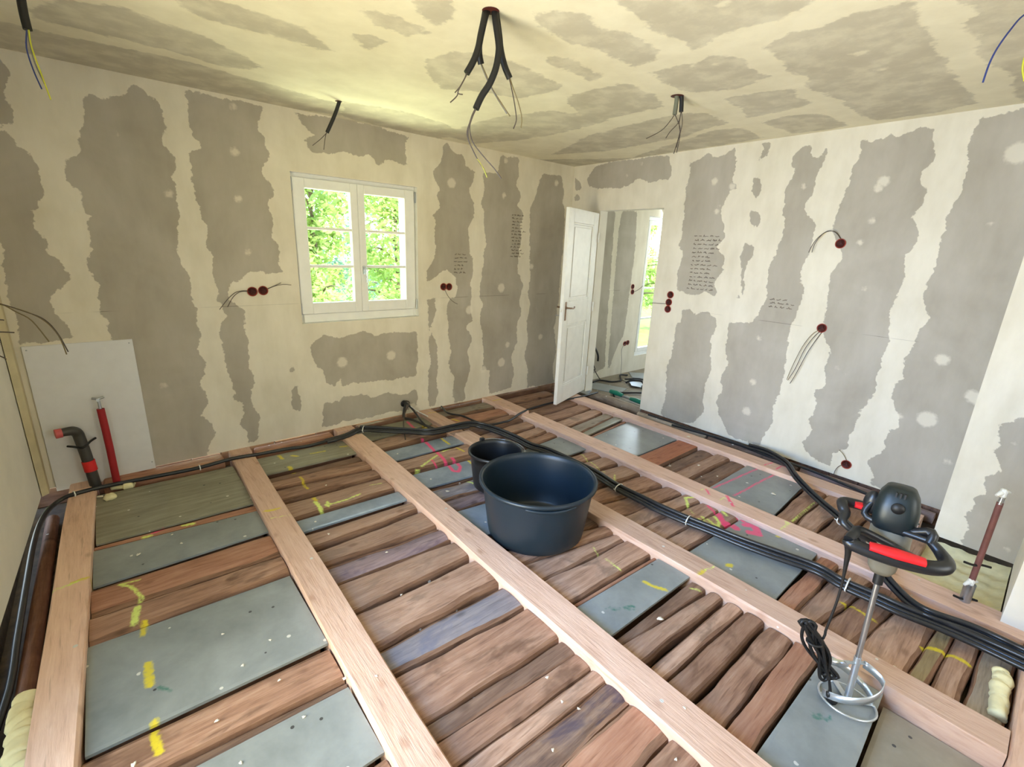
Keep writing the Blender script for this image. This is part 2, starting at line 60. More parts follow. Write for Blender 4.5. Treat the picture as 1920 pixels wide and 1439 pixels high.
LN={'run1':[(-0.528,1.918,-0.08),(-0.498,2.231,-0.08),(-0.499,2.537,-0.07),(-0.5,2.933,-0.06),(-0.499,3.27,-0.05),(-0.486,3.503,-0.04),(-0.457,3.657,-0.03),(-0.408,3.744,-0.02),(-0.336,3.753,-0.0),(-0.183,3.791,-0.01),(-0.046,3.793,-0.015),(0.134,3.777,-0.015),(0.33,3.755,-0.01),(0.541,3.763,0.0),(0.713,3.76,-0.01),(0.911,3.754,-0.015),(1.055,3.717,-0.015),(1.215,3.723,-0.01),(1.388,3.727,0.0),(1.533,3.79,0.0),(1.668,3.682,0.0),(1.841,3.517,0.0),(1.961,3.374,0.01),(2.069,3.329,0.015),(2.203,3.32,0.018),(2.371,3.31,0.015),(2.471,3.239,0.0),(2.527,3.072,-0.01),(2.546,2.835,-0.01),(2.541,2.658,-0.01),(2.587,2.481,-0.01),(2.594,2.02,-0.01),(2.555,1.776,-0.01),(2.553,1.551,-0.01),(2.55,1.445,-0.01),(2.565,1.261,-0.01),(2.59,1.097,-0.01),(2.617,0.908,-0.01),(2.656,0.737,-0.01),(2.7,0.549,-0.01),(2.676,0.43,-0.01),(2.685,0.283,-0.01),(2.688,0.177,-0.01),(2.711,0.033,-0.01),(2.721,-0.1,-0.01),(2.705,-0.23,0.0),(2.696,-0.35,0.0)],'run2':[(4.052,2.25,-0.02),(4.09,1.833,-0.01),(4.073,1.525,0.0),(4.063,1.396,0.01),(3.995,1.264,0.02),(3.905,1.148,0.02),(3.749,1.032,0.01),(3.628,0.897,-0.01),(3.502,0.766,-0.01),(3.437,0.69,-0.01),(3.276,0.56,0.01),(3.092,0.446,0.02),(2.964,0.354,0.02),(2.871,0.291,0.01),(2.822,0.225,-0.01),(2.749,0.16,0.0),(2.714,0.086,0.01),(2.748,-0.049,0.01),(2.749,-0.144,0.01),(2.728,-0.224,0.02),(2.731,-0.344,0.02)],'run3':[(4.291,3.393,-0.02),(4.016,3.362,-0.01),(3.743,3.396,-0.015),(3.587,3.409,-0.015),(3.301,3.389,-0.01),(3.081,3.369,-0.02),(2.818,3.252,-0.015),(2.721,3.233,-0.01),(2.557,3.229,0.0),(2.471,3.321,0.0),(2.33,3.337,0.01)],'run4':[(2.49,3.985,-0.02),(2.427,3.755,-0.015),(2.493,3.617,-0.015),(2.51,3.462,-0.015),(2.5,3.319,0.0),(2.524,3.186,0.0)],'run5':[(2.056,4.019,0.106),(2.056,3.939,0.106),(2.013,3.892,0.0),(2.058,3.788,-0.01),(2.071,3.562,0.0),(2.102,3.383,0.01),(2.186,3.295,0.03),(2.333,3.257,0.03)],'run6':[(2.056,4.019,0.127),(2.073,3.919,0.108),(2.131,3.896,0.03),(2.08,3.675,0.01),(2.064,3.503,0.0),(2.071,3.359,0.02)],'white':[(2.062,3.969,0.105),(2.096,3.909,0.087),(2.173,3.92,0.02),(2.201,3.763,0.006)],'thin':[(2.057,3.989,0.128),(2.085,3.909,0.128),(2.02,3.882,0.04),(1.882,3.644,0.01),(1.787,3.436,-0.02)],'wallpipe':[(4.128,2.574,-0.04),(4.126,2.174,-0.04),(4.115,1.841,-0.04),(4.106,1.541,-0.04),(4.063,1.345,-0.03),(4.067,1.098,-0.03),(4.029,0.86,-0.03),(3.975,0.64,-0.03),(3.935,0.505,-0.03)],'c_tubes':[[(1.338,1.788,2.512),(1.325,1.785,2.489),(1.307,1.788,2.418),(1.294,1.786,2.371),(1.275,1.789,2.323),(1.248,1.799,2.274)],[(1.332,1.792,2.512),(1.334,1.807,2.48),(1.33,1.827,2.416),(1.337,1.838,2.375),(1.351,1.842,2.34)],[(1.359,1.769,2.513),(1.358,1.759,2.473),(1.362,1.743,2.403),(1.359,1.735,2.363),(1.347,1.734,2.303),(1.324,1.743,2.243),(1.295,1.757,2.194),(1.272,1.765,2.144)],[(1.362,1.766,2.513),(1.371,1.769,2.492),(1.385,1.768,2.434),(1.396,1.769,2.387),(1.414,1.763,2.332),(1.437,1.754,2.289)]],'c_wires':[[(1.246,1.8,2.274),(1.243,1.804,2.256),(1.227,1.818,2.223),(1.212,1.83,2.202)],[(1.249,1.799,2.274),(1.245,1.801,2.262),(1.224,1.82,2.214),(1.219,1.825,2.191),(1.198,1.843,2.166)],[(1.248,1.8,2.274),(1.24,1.806,2.249),(1.221,1.822,2.204),(1.237,1.809,2.197)],[(1.35,1.843,2.34),(1.359,1.835,2.315),(1.377,1.819,2.27),(1.407,1.793,2.211),(1.438,1.767,2.158)],[(1.353,1.841,2.34),(1.365,1.83,2.309),(1.389,1.809,2.25),(1.419,1.783,2.198),(1.449,1.757,2.148)],[(1.27,1.767,2.144),(1.26,1.775,2.119),(1.251,1.783,2.079),(1.249,1.785,2.039),(1.254,1.78,2.012)],[(1.272,1.765,2.142),(1.262,1.774,2.113),(1.254,1.781,2.073),(1.264,1.772,2.02),(1.299,1.742,1.967),(1.334,1.711,1.921),(1.358,1.691,1.883)],[(1.271,1.766,2.144),(1.258,1.777,2.106),(1.246,1.788,2.059),(1.253,1.781,2.019),(1.279,1.759,1.956),(1.3,1.741,1.919),(1.312,1.73,1.885)],[(1.436,1.755,2.288),(1.445,1.748,2.25),(1.454,1.74,2.204),(1.461,1.733,2.157),(1.463,1.732,2.129),(1.455,1.739,2.098)],[(1.438,1.753,2.289),(1.448,1.745,2.257),(1.464,1.731,2.211),(1.477,1.72,2.164),(1.481,1.716,2.13),(1.479,1.718,2.103)]],'r_tubes':[[(2.76,1.805,2.522),(2.764,1.801,2.49),(2.763,1.802,2.409)],[(2.781,1.786,2.523),(2.787,1.781,2.482),(2.791,1.778,2.425)]],'r_wires':[[(2.762,1.803,2.409),(2.747,1.816,2.375),(2.711,1.847,2.32),(2.646,1.903,2.273)],[(2.765,1.801,2.409),(2.784,1.784,2.367),(2.797,1.773,2.32),(2.781,1.787,2.196)],[(2.79,1.779,2.425),(2.784,1.784,2.367),(2.752,1.811,2.317),(2.736,1.826,2.28)],[(2.791,1.778,2.425),(2.789,1.78,2.358),(2.799,1.771,2.3),(2.793,1.776,2.202)],[(2.793,1.776,2.425),(2.803,1.768,2.359),(2.794,1.776,2.271),(2.79,1.779,2.231)]],'l_tubes':[[(1.402,3.513,2.515),(1.373,3.538,2.427),(1.326,3.578,2.313)]],'l_wires':[[(1.326,3.578,2.313),(1.287,3.612,2.268),(1.246,3.648,2.229)],[(1.323,3.581,2.313),(1.313,3.59,2.269),(1.304,3.598,2.205)]],'f_tubes':[[(-0.073,2.869,2.512),(-0.077,2.872,2.457),(-0.079,2.874,2.397),(-0.077,2.872,2.342)]],'f_wires':[[(-0.08,2.875,2.342),(-0.092,2.884,2.28),(-0.086,2.879,2.208),(-0.072,2.868,2.139)],[(-0.077,2.872,2.342),(-0.08,2.875,2.29),(-0.076,2.871,2.226),(-0.06,2.857,2.157)],[(-0.074,2.869,2.342),(-0.076,2.871,2.281),(-0.062,2.859,2.179),(-0.051,2.85,2.102)]],'b_wires':[[(2.71,0.311,2.512),(2.661,0.353,2.477),(2.637,0.374,2.432),(2.615,0.393,2.373),(2.605,0.402,2.321),(2.602,0.405,2.261)],[(2.716,0.306,2.512),(2.701,0.319,2.41),(2.697,0.322,2.343),(2.7,0.319,2.309),(2.716,0.306,2.271)]],'bw':[[(0.814,3.969,1.218),(0.776,3.949,1.222),(0.722,3.939,1.212),(0.666,3.939,1.164),(0.608,3.939,1.094)],[(0.821,3.969,1.213),(0.757,3.949,1.215),(0.705,3.939,1.182),(0.66,3.939,1.11)],[(0.938,3.969,1.226),(0.997,3.949,1.253),(1.055,3.939,1.264),(1.109,3.939,1.259)],[(0.939,3.969,1.23),(0.99,3.949,1.253),(1.037,3.939,1.277)],[(2.519,3.969,1.2),(2.549,3.949,1.127),(2.599,3.939,1.074),(2.656,3.939,1.045)]],'rwall':[[(4.165,1.197,1.755),(4.139,1.232,1.803),(4.127,1.283,1.815),(4.129,1.338,1.769),(4.129,1.367,1.714),(4.13,1.382,1.659)],[(4.165,1.194,1.755),(4.139,1.24,1.811),(4.128,1.302,1.803),(4.129,1.349,1.734),(4.129,1.36,1.66)],[(4.165,1.203,1.093),(4.14,1.244,1.049),(4.127,1.289,0.943),(4.128,1.329,0.782),(4.129,1.351,0.66)],[(4.165,1.194,1.086),(4.139,1.229,1.031),(4.127,1.27,0.925),(4.128,1.306,0.765),(4.129,1.342,0.658)],[(4.165,1.186,1.079),(4.139,1.21,1.009),(4.126,1.248,0.895),(4.127,1.289,0.738),(4.128,1.321,0.636)],[(4.156,0.843,0.097),(4.13,0.868,0.074),(4.117,0.879,0.038),(4.117,0.881,0.009)],[(4.155,0.828,0.13),(4.129,0.858,0.186),(4.117,0.885,0.212)],[(4.201,2.572,1.135),(4.176,2.646,1.132),(4.165,2.746,1.126)]],'boxes':[(0.838,3.969,1.213),(0.912,3.969,1.219),(2.507,3.969,1.216),(2.571,3.969,1.214)],'rboxes':[(4.165,1.194,1.729),(4.165,1.193,1.105),(4.155,0.826,0.104),(4.2,2.541,1.226),(4.2,2.548,1.153),(4.2,2.55,1.086)],'nboxes':[(5.609,3.98,1.154),(5.617,3.98,1.081),(5.567,3.98,0.352),(5.634,3.98,0.361)],'nwires':[[(5.623,3.98,1.081),(5.704,3.96,1.115),(5.783,3.95,1.165)],[(5.555,3.98,0.346),(5.442,3.947,0.288),(5.45,3.93,0.092),(5.459,3.93,-0.115)]],'ncab':[[(4.784,3.98,0.234),(4.858,3.967,0.166),(4.916,3.96,0.062)],[(4.916,3.98,0.062),(4.986,3.96,-0.039),(5.067,3.95,-0.127)]],'leftw':[[(-0.457,3.3,1.264),(-0.391,3.3,1.249),(-0.344,3.3,1.208),(-0.297,3.3,1.161),(-0.254,3.3,1.052)],[(-0.455,3.3,1.271),(-0.391,3.3,1.246),(-0.308,3.3,1.206),(-0.25,3.3,1.155),(-0.214,3.3,1.079),(-0.2,3.3,0.98)],[(-0.455,3.3,1.271),(-0.391,3.3,1.249),(-0.305,3.3,1.203),(-0.251,3.3,1.163),(-0.216,3.3,1.093),(-0.192,3.3,0.993)],[(-0.473,3.3,1.177),(-0.404,3.3,1.173),(-0.391,3.3,1.17)],[(-0.467,3.3,1.116),(-0.415,3.3,1.115),(-0.367,3.3,1.108)],[(-0.467,3.3,1.018),(-0.436,3.3,0.999),(-0.417,3.3,0.98)]],'cord':[(1.824,0.303,0.688),(1.83,0.297,0.635),(1.834,0.294,0.581),(1.837,0.291,0.515),(1.837,0.291,0.436),(1.833,0.295,0.359),(1.829,0.299,0.297)],'hank':[(1.772,0.348,0.327),(1.795,0.328,0.268),(1.821,0.305,0.209),(1.849,0.281,0.149),(1.873,0.261,0.1),(1.893,0.243,0.024)],'plug':[(1.871,0.262,0.12),(1.877,0.257,0.074),(1.888,0.247,0.01),(1.902,0.235,-0.055)]}
STROKES=[('l',0.008,[(-0.161,2.657),(-0.085,2.637)],False),('l',0.009,[(-0.161,2.657),(-0.115,2.598),(-0.083,2.494),(-0.09,2.461)],False),('l',0.016,[(-0.102,2.412),(-0.118,2.309)],False),('y',0.0128,[(-0.083,2.296),(-0.094,2.211)],False),('y',0.0174,[(-0.089,2.024),(-0.093,1.951),(-0.091,1.905)],False),('y',0.0145,[(-0.091,1.726),(-0.099,1.672)],False),('y',0.0151,[(-0.095,1.654),(-0.091,1.589)],False),('l',0.008,[(-0.389,2.718),(-0.342,2.724),(-0.296,2.735)],True),('y',0.012,[(-0.324,2.733),(-0.296,2.741),(-0.267,2.737)],True),('g',0.006,[(-0.072,1.876),(-0.05,1.851),(-0.033,1.831)],False),('g',0.005,[(-0.068,1.866),(-0.053,1.861)],False),('p',0.014,[(0.006,3.076),(0.051,3.092)],False),('l',0.014,[(0.144,3.065),(0.195,3.053)],False),('l',0.01,[(-0.044,3.056),(-0.008,3.054)],False),('y',0.014,[(0.846,3.731),(0.854,3.651)],False),('y',0.014,[(0.928,3.673),(0.957,3.637)],False),('y',0.01,[(1.056,3.628),(1.166,3.613)],False),('y',0.01,[(1.289,3.624),(1.402,3.595)],False),('y',0.0174,[(0.854,3.482),(0.858,3.398)],False),('y',0.0093,[(0.866,3.302),(0.869,3.224),(0.85,3.118),(0.859,3.077)],False),('y',0.0128,[(0.847,2.985),(0.851,2.895)],False),('l',0.014,[(0.842,2.881),(0.843,2.808),(0.839,2.761)],False),('l',0.008,[(0.882,2.81),(0.912,2.798),(1.016,2.795),(1.114,2.811)],False),('l',0.012,[(0.904,2.836),(0.892,2.792)],False),('l',0.014,[(0.806,2.737),(0.879,2.732)],False),('y',0.014,[(0.546,2.877),(0.58,2.862),(0.618,2.862)],True),('l',0.005,[(0.55,2.773),(0.612,2.755),(0.655,2.749)],True),('y',0.006,[(1.404,3.856),(1.523,3.823)],True),('l',0.005,[(1.223,2.882),(1.295,2.866)],False),('p',0.014,[(2.021,3.837),(1.979,3.596)],False),('p',0.016,[(1.937,3.415),(1.902,3.21),(1.858,2.952),(1.828,2.826),(1.805,2.717),(1.831,2.684),(1.885,2.742),(1.911,2.84),(1.919,2.909)],False),('p',0.01,[(1.767,2.972),(1.751,2.838)],False),('l',0.01,[(1.575,2.882),(1.713,2.952),(1.85,3.019)],False),('l',0.012,[(1.927,3.06),(2.034,3.084)],False),('y',0.014,[(1.998,3.655),(2.102,3.592)],False),('y',0.01,[(2.083,3.73),(2.095,3.556)],False),('y',0.012,[(2.074,3.338),(2.061,3.167)],False),('y',0.01,[(2.061,3.064),(2.07,2.959)],False),('y',0.0116,[(2.001,2.805),(1.992,2.737)],False),('y',0.0116,[(1.731,3.614),(1.834,3.599)],False),('y',0.0116,[(2.412,3.66),(2.435,3.577)],False),('l',0.01,[(1.811,2.568),(1.822,2.483)],False),('y',0.008,[(2.258,3.855),(2.355,3.838)],True),('y',0.008,[(3.034,3.809),(3.16,3.81)],True),('l',0.005,[(2.864,2.382),(2.804,2.249),(2.76,2.101),(2.739,2.017)],False),('l',0.007,[(2.68,2.06),(2.673,1.97),(2.683,1.884),(2.772,1.953)],False),('l',0.007,[(2.652,1.959),(2.654,1.892)],False),('y',0.008,[(2.637,1.605),(2.665,1.518),(2.663,1.434)],False),('l',0.012,[(2.96,1.391),(2.892,1.429),(2.815,1.364)],False),('l',0.005,[(2.781,1.325),(2.749,1.288)],False),('l',0.013,[(2.724,1.236),(2.699,1.168),(2.711,1.104),(2.781,1.126),(2.818,1.176)],False),('l',0.011,[(2.769,1.233),(2.743,1.173),(2.727,1.129)],False),('l',0.011,[(2.955,1.218),(2.9,1.136)],False),('p',0.012,[(2.929,1.28),(2.881,1.19)],False),('p',0.024,[(2.872,1.176),(2.791,1.1)],False),('p',0.03,[(2.819,1.079),(2.801,1.027)],False),('p',0.012,[(2.942,1.084),(2.911,1.01)],False),('p',0.028,[(2.889,1.008),(2.93,0.968),(2.851,0.91),(2.825,0.955)],False),('y',0.0203,[(2.931,0.824),(2.974,0.817)],False),('y',0.0203,[(2.398,0.88),(2.41,0.875)],False),('y',0.012,[(2.155,0.925),(2.201,0.924)],True),('l',0.006,[(2.201,0.924),(2.279,0.905)],True),('l',0.005,[(1.93,1.452),(1.913,1.388)],False),('l',0.005,[(1.899,1.338),(1.89,1.231)],False),('p',0.009,[(3.2,1.382),(3.405,1.361),(3.615,1.344),(3.894,1.318)],False),('p',0.009,[(3.204,1.235),(3.349,1.224),(3.532,1.217),(3.865,1.193)],False),('p',0.008,[(3.846,1.294),(3.965,1.269)],True),('p',0.008,[(3.85,1.203),(3.962,1.196),(3.941,1.138)],True),('p',0.009,[(3.068,1.375),(3.013,1.321)],True),('p',0.012,[(3.096,1.237),(2.99,1.14)],True),('l',0.005,[(3.005,1.397),(3.089,1.371)],True),('l',0.006,[(2.995,1.244),(3.078,1.228)],True),('l',0.008,[(2.966,0.828),(3.082,0.824),(3.074,0.849)],True),('l',0.006,[(3.19,0.841),(3.369,0.839),(3.59,0.837)],False),('y',0.0128,[(1.907,1.091),(1.917,1.033),(1.944,0.985)],False),('l',0.006,[(2.075,0.924),(2.106,0.882)],False),('g',0.005,[(1.598,1.087),(1.629,1.08),(1.618,1.055),(1.65,1.052)],False),('g',0.005,[(1.669,1.043),(1.694,1.035),(1.673,1.023),(1.668,1.039)],False),('g',0.005,[(1.703,1.033),(1.721,1.02),(1.699,1.004),(1.682,1.014),(1.702,1.029)],False),('y',0.009,[(2.601,0.398),(2.618,0.368),(2.606,0.319),(2.589,0.277),(2.599,0.247)],False),('y',0.013,[(2.581,0.069),(2.61,0.013),(2.624,-0.03),(2.623,-0.082)],False),('g',0.005,[(1.799,0.267),(1.782,0.257),(1.79,0.244),(1.814,0.245),(1.804,0.227),(1.823,0.215),(1.836,0.221)],False)]
CHIPS=[(0.074,1.589,0.007),(-0.156,1.586,0.009),(0.165,2.007,0.005),(0.195,1.784,0.005),(0.312,1.852,0.005),(0.288,1.626,0.006),(0.195,1.784,0.005),(0.314,1.417,0.004),(0.488,1.48,0.008),(0.574,1.386,0.005),(0.874,1.761,0.005),(0.107,1.383,0.004),(1.11,0.994,0.007),(1.081,0.885,0.005),(1.745,0.892,0.014),(0.927,0.78,0.005),(1.109,0.826,0.005),(1.231,0.498,0.005),(1.396,0.568,0.005),(-0.22,3.723,0.018),(-0.074,2.868,0.011),(0.114,2.851,0.007),(0.084,2.975,0.006),(0.778,2.463,0.008),(0.966,2.107,0.007),(0.969,3.043,0.007),(1.599,2.48,0.013),(0.933,3.977,0.009),(3.891,1.984,0.015),(3.463,1.643,0.012),(3.467,1.067,0.016),(3.256,1.777,0.009),(3.29,1.526,0.007),(3.483,1.261,0.009),(3.4,1.454,0.008),(2.303,0.12,0.005),(0.486,1.479,0.008)]
# ---------------------------------------------------------------- material helpers
def srgb(r, g, b):
    f = lambda c: (c / 255 / 12.92) if c / 255 <= 0.04045 else ((c / 255 + 0.055) / 1.055) ** 2.4
    return (f(r), f(g), f(b), 1)
class NT:
    def __init__(s, name):
        s.m = bpy.data.materials.new(name); s.m.use_nodes = True; s.t = s.m.node_tree; s.t.nodes.clear()
        s.out = s.n('ShaderNodeOutputMaterial'); s.p = s.n('ShaderNodeBsdfPrincipled'); s.l(s.p.outputs[0], s.out.inputs[0])
    def n(s, k): return s.t.nodes.new(k)
    def l(s, a, b): s.t.links.new(a, b)
    def set(s, sock, v):
        if hasattr(v, 'is_output'): s.l(v, sock)
        else: sock.default_value = v
    def coord(s, kind='Object', scale=(1, 1, 1), rot=(0, 0, 0), loc=None):
        t = s.n('ShaderNodeTexCoord'); m = s.n('ShaderNodeMapping'); s.l(t.outputs[kind], m.inputs[0])
        m.inputs['Scale'].default_value = scale; m.inputs['Rotation'].default_value = rot
        if loc is not None: s.set(m.inputs['Location'], loc)
        return m.outputs[0]
    def noise(s, vec, scale, detail=4, rough=0.55, dist=0.0):
        k = s.n('ShaderNodeTexNoise'); s.l(vec, k.inputs['Vector']); k.inputs['Scale'].default_value = scale
        k.inputs['Detail'].default_value = detail; k.inputs['Roughness'].default_value = rough; k.inputs['Distortion'].default_value = dist
        return k.outputs['Fac']
    def math(s, op, a, b=0.0, clamp=False):
        k = s.n('ShaderNodeMath'); k.operation = op; k.use_clamp = clamp; s.set(k.inputs[0], a); s.set(k.inputs[1], b); return k.outputs[0]
    def step(s, v, a, b):
        k = s.n('ShaderNodeMapRange'); k.interpolation_type = 'SMOOTHSTEP'; s.set(k.inputs[0], v); k.inputs[1].default_value = a; k.inputs[2].default_value = b
        return k.outputs[0]
    def ramp(s, v, stops):
        k = s.n('ShaderNodeValToRGB'); s.l(v, k.inputs[0]); e = k.color_ramp.elements
        while len(e) < len(stops): e.new(0.5)
        for i, (p, c) in enumerate(stops): e[i].position = p; e[i].color = c
        return k.outputs[0]
    def mix(s, f, a, b, mode='MIX'):
        k = s.n('ShaderNodeMix'); k.data_type = 'RGBA'; k.blend_type = mode; s.set(k.inputs[0], f); s.set(k.inputs[6], a); s.set(k.inputs[7], b); return k.outputs[2]
    def attr(s, name):
        k = s.n('ShaderNodeAttribute'); k.attribute_name = name; return k.outputs['Fac']
    def bump(s, h, strength=0.3, dist=0.01):
        k = s.n('ShaderNodeBump'); k.inputs['Strength'].default_value = strength; k.inputs['Distance'].default_value = dist
        s.l(h, k.inputs['Height']); s.l(k.outputs[0], s.p.inputs['Normal'])
    def rand(s):
        return s.n('ShaderNodeObjectInfo').outputs['Random']
    def fin(s, col, rough=0.6, metal=0.0, spec=0.5):
        s.set(s.p.inputs['Base Color'], col); s.set(s.p.inputs['Roughness'], rough); s.p.inputs['Metallic'].default_value = metal
        s.p.inputs['Specular IOR Level'].default_value = spec; return s.m

def paint_over(t, col):
    """sprayed marks stored on the mesh as distance fields"""
    v = t.coord('Object'); nz = t.noise(v, 60, 3); nz = t.math('MULTIPLY', t.math('SUBTRACT', nz, 0.5), 0.9)
    for a, c in (('spray_yellow', (0.70, 0.56, 0.02, 1)), ('spray_lime', (0.72, 0.85, 0.20, 1)), ('spray_pink', (0.85, 0.07, 0.20, 1)), ('pen_green', (0.02, 0.14, 0.10, 1))):
        f = t.step(t.math('ADD', t.attr(a), t.math('MULTIPLY', nz, t.math('GREATER_THAN', t.attr(a), 0.02))), 0.35, 0.9)
        f = t.math('MULTIPLY', f, 0.85)
        col = t.mix(f, col, c)
    return col
def specks(t, col, dens=0.965, c=(0.62, 0.60, 0.54, 1)):
    k = t.n('ShaderNodeTexVoronoi'); t.l(t.coord('Object'), k.inputs['Vector']); k.inputs['Scale'].default_value = 26
    sp = t.n('ShaderNodeSeparateColor'); t.l(k.outputs['Color'], sp.inputs[0])
    on = t.math('GREATER_THAN', sp.outputs[0], dens)
    d = t.math('LESS_THAN', t.math('ADD', k.outputs['Distance'], t.math('MULTIPLY', sp.outputs[1], 0.15)), 0.24)
    return t.mix(t.math('MULTIPLY', on, d), col, c)

def mat_wood(name, c_dark, c_mid, c_light, rough=0.62, grain=1.0, stain=None, along='x', sat=0.88):
    t = NT(name); rnd = t.rand()
    cv = t.n('ShaderNodeCombineXYZ'); t.l(t.math('MULTIPLY', rnd, 37.0), cv.inputs[0]); t.l(t.math('MULTIPLY', rnd, 91.0), cv.inputs[1])
    rz = 0 if along == 'x' else PI / 2; tcn = t.n('ShaderNodeTexCoord'); va = t.n('ShaderNodeVectorMath'); va.operation = 'ADD'; t.l(tcn.outputs['Object'], va.inputs[0]); t.l(cv.outputs[0], va.inputs[1])
    m = t.n('ShaderNodeMapping'); t.l(va.outputs[0], m.inputs[0]); m.inputs['Scale'].default_value = (1.6, 17, 8) if along == 'x' else (17, 1.6, 8)
    m2 = t.n('ShaderNodeMapping'); t.l(va.outputs[0], m2.inputs[0]); m2.inputs['Scale'].default_value = (3.4, 8, 5)
    m3 = t.n('ShaderNodeMapping'); t.l(va.outputs[0], m3.inputs[0]); m3.inputs['Scale'].default_value = (9, 130, 60) if along == 'x' else (130, 9, 60)
    g = t.noise(m.outputs[0], 2.2 * grain, 6, 0.62, 0.5); b = t.noise(m2.outputs[0], 1.0, 4, 0.6, 0.6); fine = t.noise(m3.outputs[0], 1.2, 3)
    v = t.math('ADD', t.math('MULTIPLY', g, 0.55), t.math('ADD', t.math('MULTIPLY', b, 0.35), t.math('MULTIPLY', fine, 0.20)))
    col = t.ramp(v, [(0.30, c_dark), (0.52, c_mid), (0.80, c_light)])
    tone = t.math('ADD', t.math('MULTIPLY', rnd, 0.34), 0.83)
    hsv = t.n('ShaderNodeHueSaturation'); t.l(col, hsv.inputs['Color']); t.l(tone, hsv.inputs['Value']); hsv.inputs['Saturation'].default_value = sat
    col = hsv.outputs[0]
    cr_ = t.step(t.noise(m3.outputs[0], 0.55, 2, 0.5), 0.60, 0.72); col = t.mix(t.math('MULTIPLY', cr_, 0.45), col, c_dark)
    if stain: col = t.mix(t.math('MULTIPLY', t.step(b, 0.5, 0.66), 0.75), col, stain)
    k = t.n('ShaderNodeTexVoronoi'); mk = t.n('ShaderNodeMapping'); t.l(va.outputs[0], mk.inputs[0]); mk.inputs['Scale'].default_value = (5, 9, 1); t.l(mk.outputs[0], k.inputs['Vector']); k.inputs['Scale'].default_value = 1.0
    col = t.mix(t.math('MULTIPLY', t.step(k.outputs['Distance'], 0.20, 0.05), 0.6), col, c_dark)
    col = specks(t, paint_over(t, col), 0.975)
    t.bump(v, 0.5, 0.012)
    return t.fin(col, rough, spec=0.35)
def mat_board(name, a, b, rough=0.32, streak=0.0):
    t = NT(name); v = t.coord('Object'); n1 = t.noise(v, 4.0, 5, 0.65, 0.2); n2 = t.noise(t.coord('Object', (2, 22, 4)), 1.5, 5)
    f = t.math('ADD', t.math('MULTIPLY', n1, 1 - streak), t.math('MULTIPLY', n2, streak))
    col = t.ramp(f, [(0.35, a), (0.65, b)])
    k = t.n('ShaderNodeTexVoronoi'); t.l(v, k.inputs['Vector']); k.inputs['Scale'].default_value = 11
    sp = t.n('ShaderNodeSeparateColor'); t.l(k.outputs['Color'], sp.inputs[0])
    dk = t.math('MULTIPLY', t.math('GREATER_THAN', sp.outputs[0], 0.72), t.math('LESS_THAN', k.outputs['Distance'], 0.075))
    col = t.mix(dk, col, (0.05, 0.05, 0.05, 1))
    col = specks(t, paint_over(t, col), 0.955)
    t.bump(n1, 0.08, 0.01)
    r = t.math('ADD', t.math('MULTIPLY', n1, 0.2), rough - 0.1)
    return t.fin(col, r, spec=0.5)
def mat_plain(name, col, rough=0.5, metal=0.0, var=0.12, scale=12, bump=0.0, spec=0.5):
    t = NT(name); n = t.noise(t.coord('Object'), scale, 4)
    c2 = tuple(max(0, x * (1 - var)) for x in col[:3]) + (1,); c3 = tuple(min(1, x * (1 + var)) for x in col[:3]) + (1,)
    c = t.ramp(n, [(0.3, c2), (0.7, c3)])
    if bump: t.bump(n, bump, 0.01)
    return t.fin(c, rough, metal, spec=spec)
def mat_plasterboard(name, cream_a, cream_b, grey_a, grey_b, edge=0.003, wob=1.0, axis=None, smear=0.0):
    t = NT(name); v = t.coord('Object')
    w1 = t.math('MULTIPLY', t.math('SUBTRACT', t.noise(v, 9, 2), 0.5), 0.06 * wob)
    w2 = t.math('MULTIPLY', t.math('SUBTRACT', t.noise(v, 34, 3, 0.6), 0.5), 0.04 * wob)
    sd = t.math('ADD', t.attr('patch'), t.math('ADD', w1, w2))
    m = t.step(sd, -edge, edge)
    big = t.noise(v, 1.6, 4, 0.6, 0.6); mid = t.noise(t.coord('Object', (1, 1, 0.35)), 7, 5, 0.6)
    cream = t.ramp(t.math('ADD', t.math('MULTIPLY', big, 0.5), t.math('MULTIPLY', mid, 0.5)), [(0.35, cream_b), (0.62, cream_a)])
    grey = t.ramp(t.math('ADD', t.math('MULTIPLY', big, 0.6), t.math('MULTIPLY', mid, 0.4)), [(0.36, grey_b), (0.64, grey_a)])
    if smear: m = t.math('MULTIPLY', m, t.math('SUBTRACT', 1.0, t.math('MULTIPLY', t.step(mid, 0.42, 0.66), smear)))
    if axis:   # board joint pencilled along the wall at half height
        tcn = t.n('ShaderNodeTexCoord'); s = t.n('ShaderNodeSeparateXYZ'); t.l(tcn.outputs['Object'], s.inputs[0])
        d = t.math('ABSOLUTE', t.math('SUBTRACT', s.outputs[2], axis)); ln = t.math('LESS_THAN', d, 0.0018)
        ln = t.math('MULTIPLY', ln, t.math('MULTIPLY', t.step(t.noise(v, 3.1, 2), 0.48, 0.58), 0.6))
        grey = t.mix(ln, grey, (0.08, 0.07, 0.06, 1)); cream = t.mix(t.math('MULTIPLY', ln, 0.5), cream, (0.2, 0.18, 0.14, 1))
    col = t.mix(m, cream, grey)
    sp = t.step(t.math('ADD', t.attr('spot'), t.math('MULTIPLY', w2, 0.8)), -0.010, 0.014)
    col = t.mix(t.math('MULTIPLY', sp, 0.68), col, cream_a)
    t.bump(t.math('ADD', t.math('MULTIPLY', m, -0.35), t.math('MULTIPLY', mid, 0.5)), 0.14, 0.01)
    return t.fin(col, 0.85, spec=0.2)

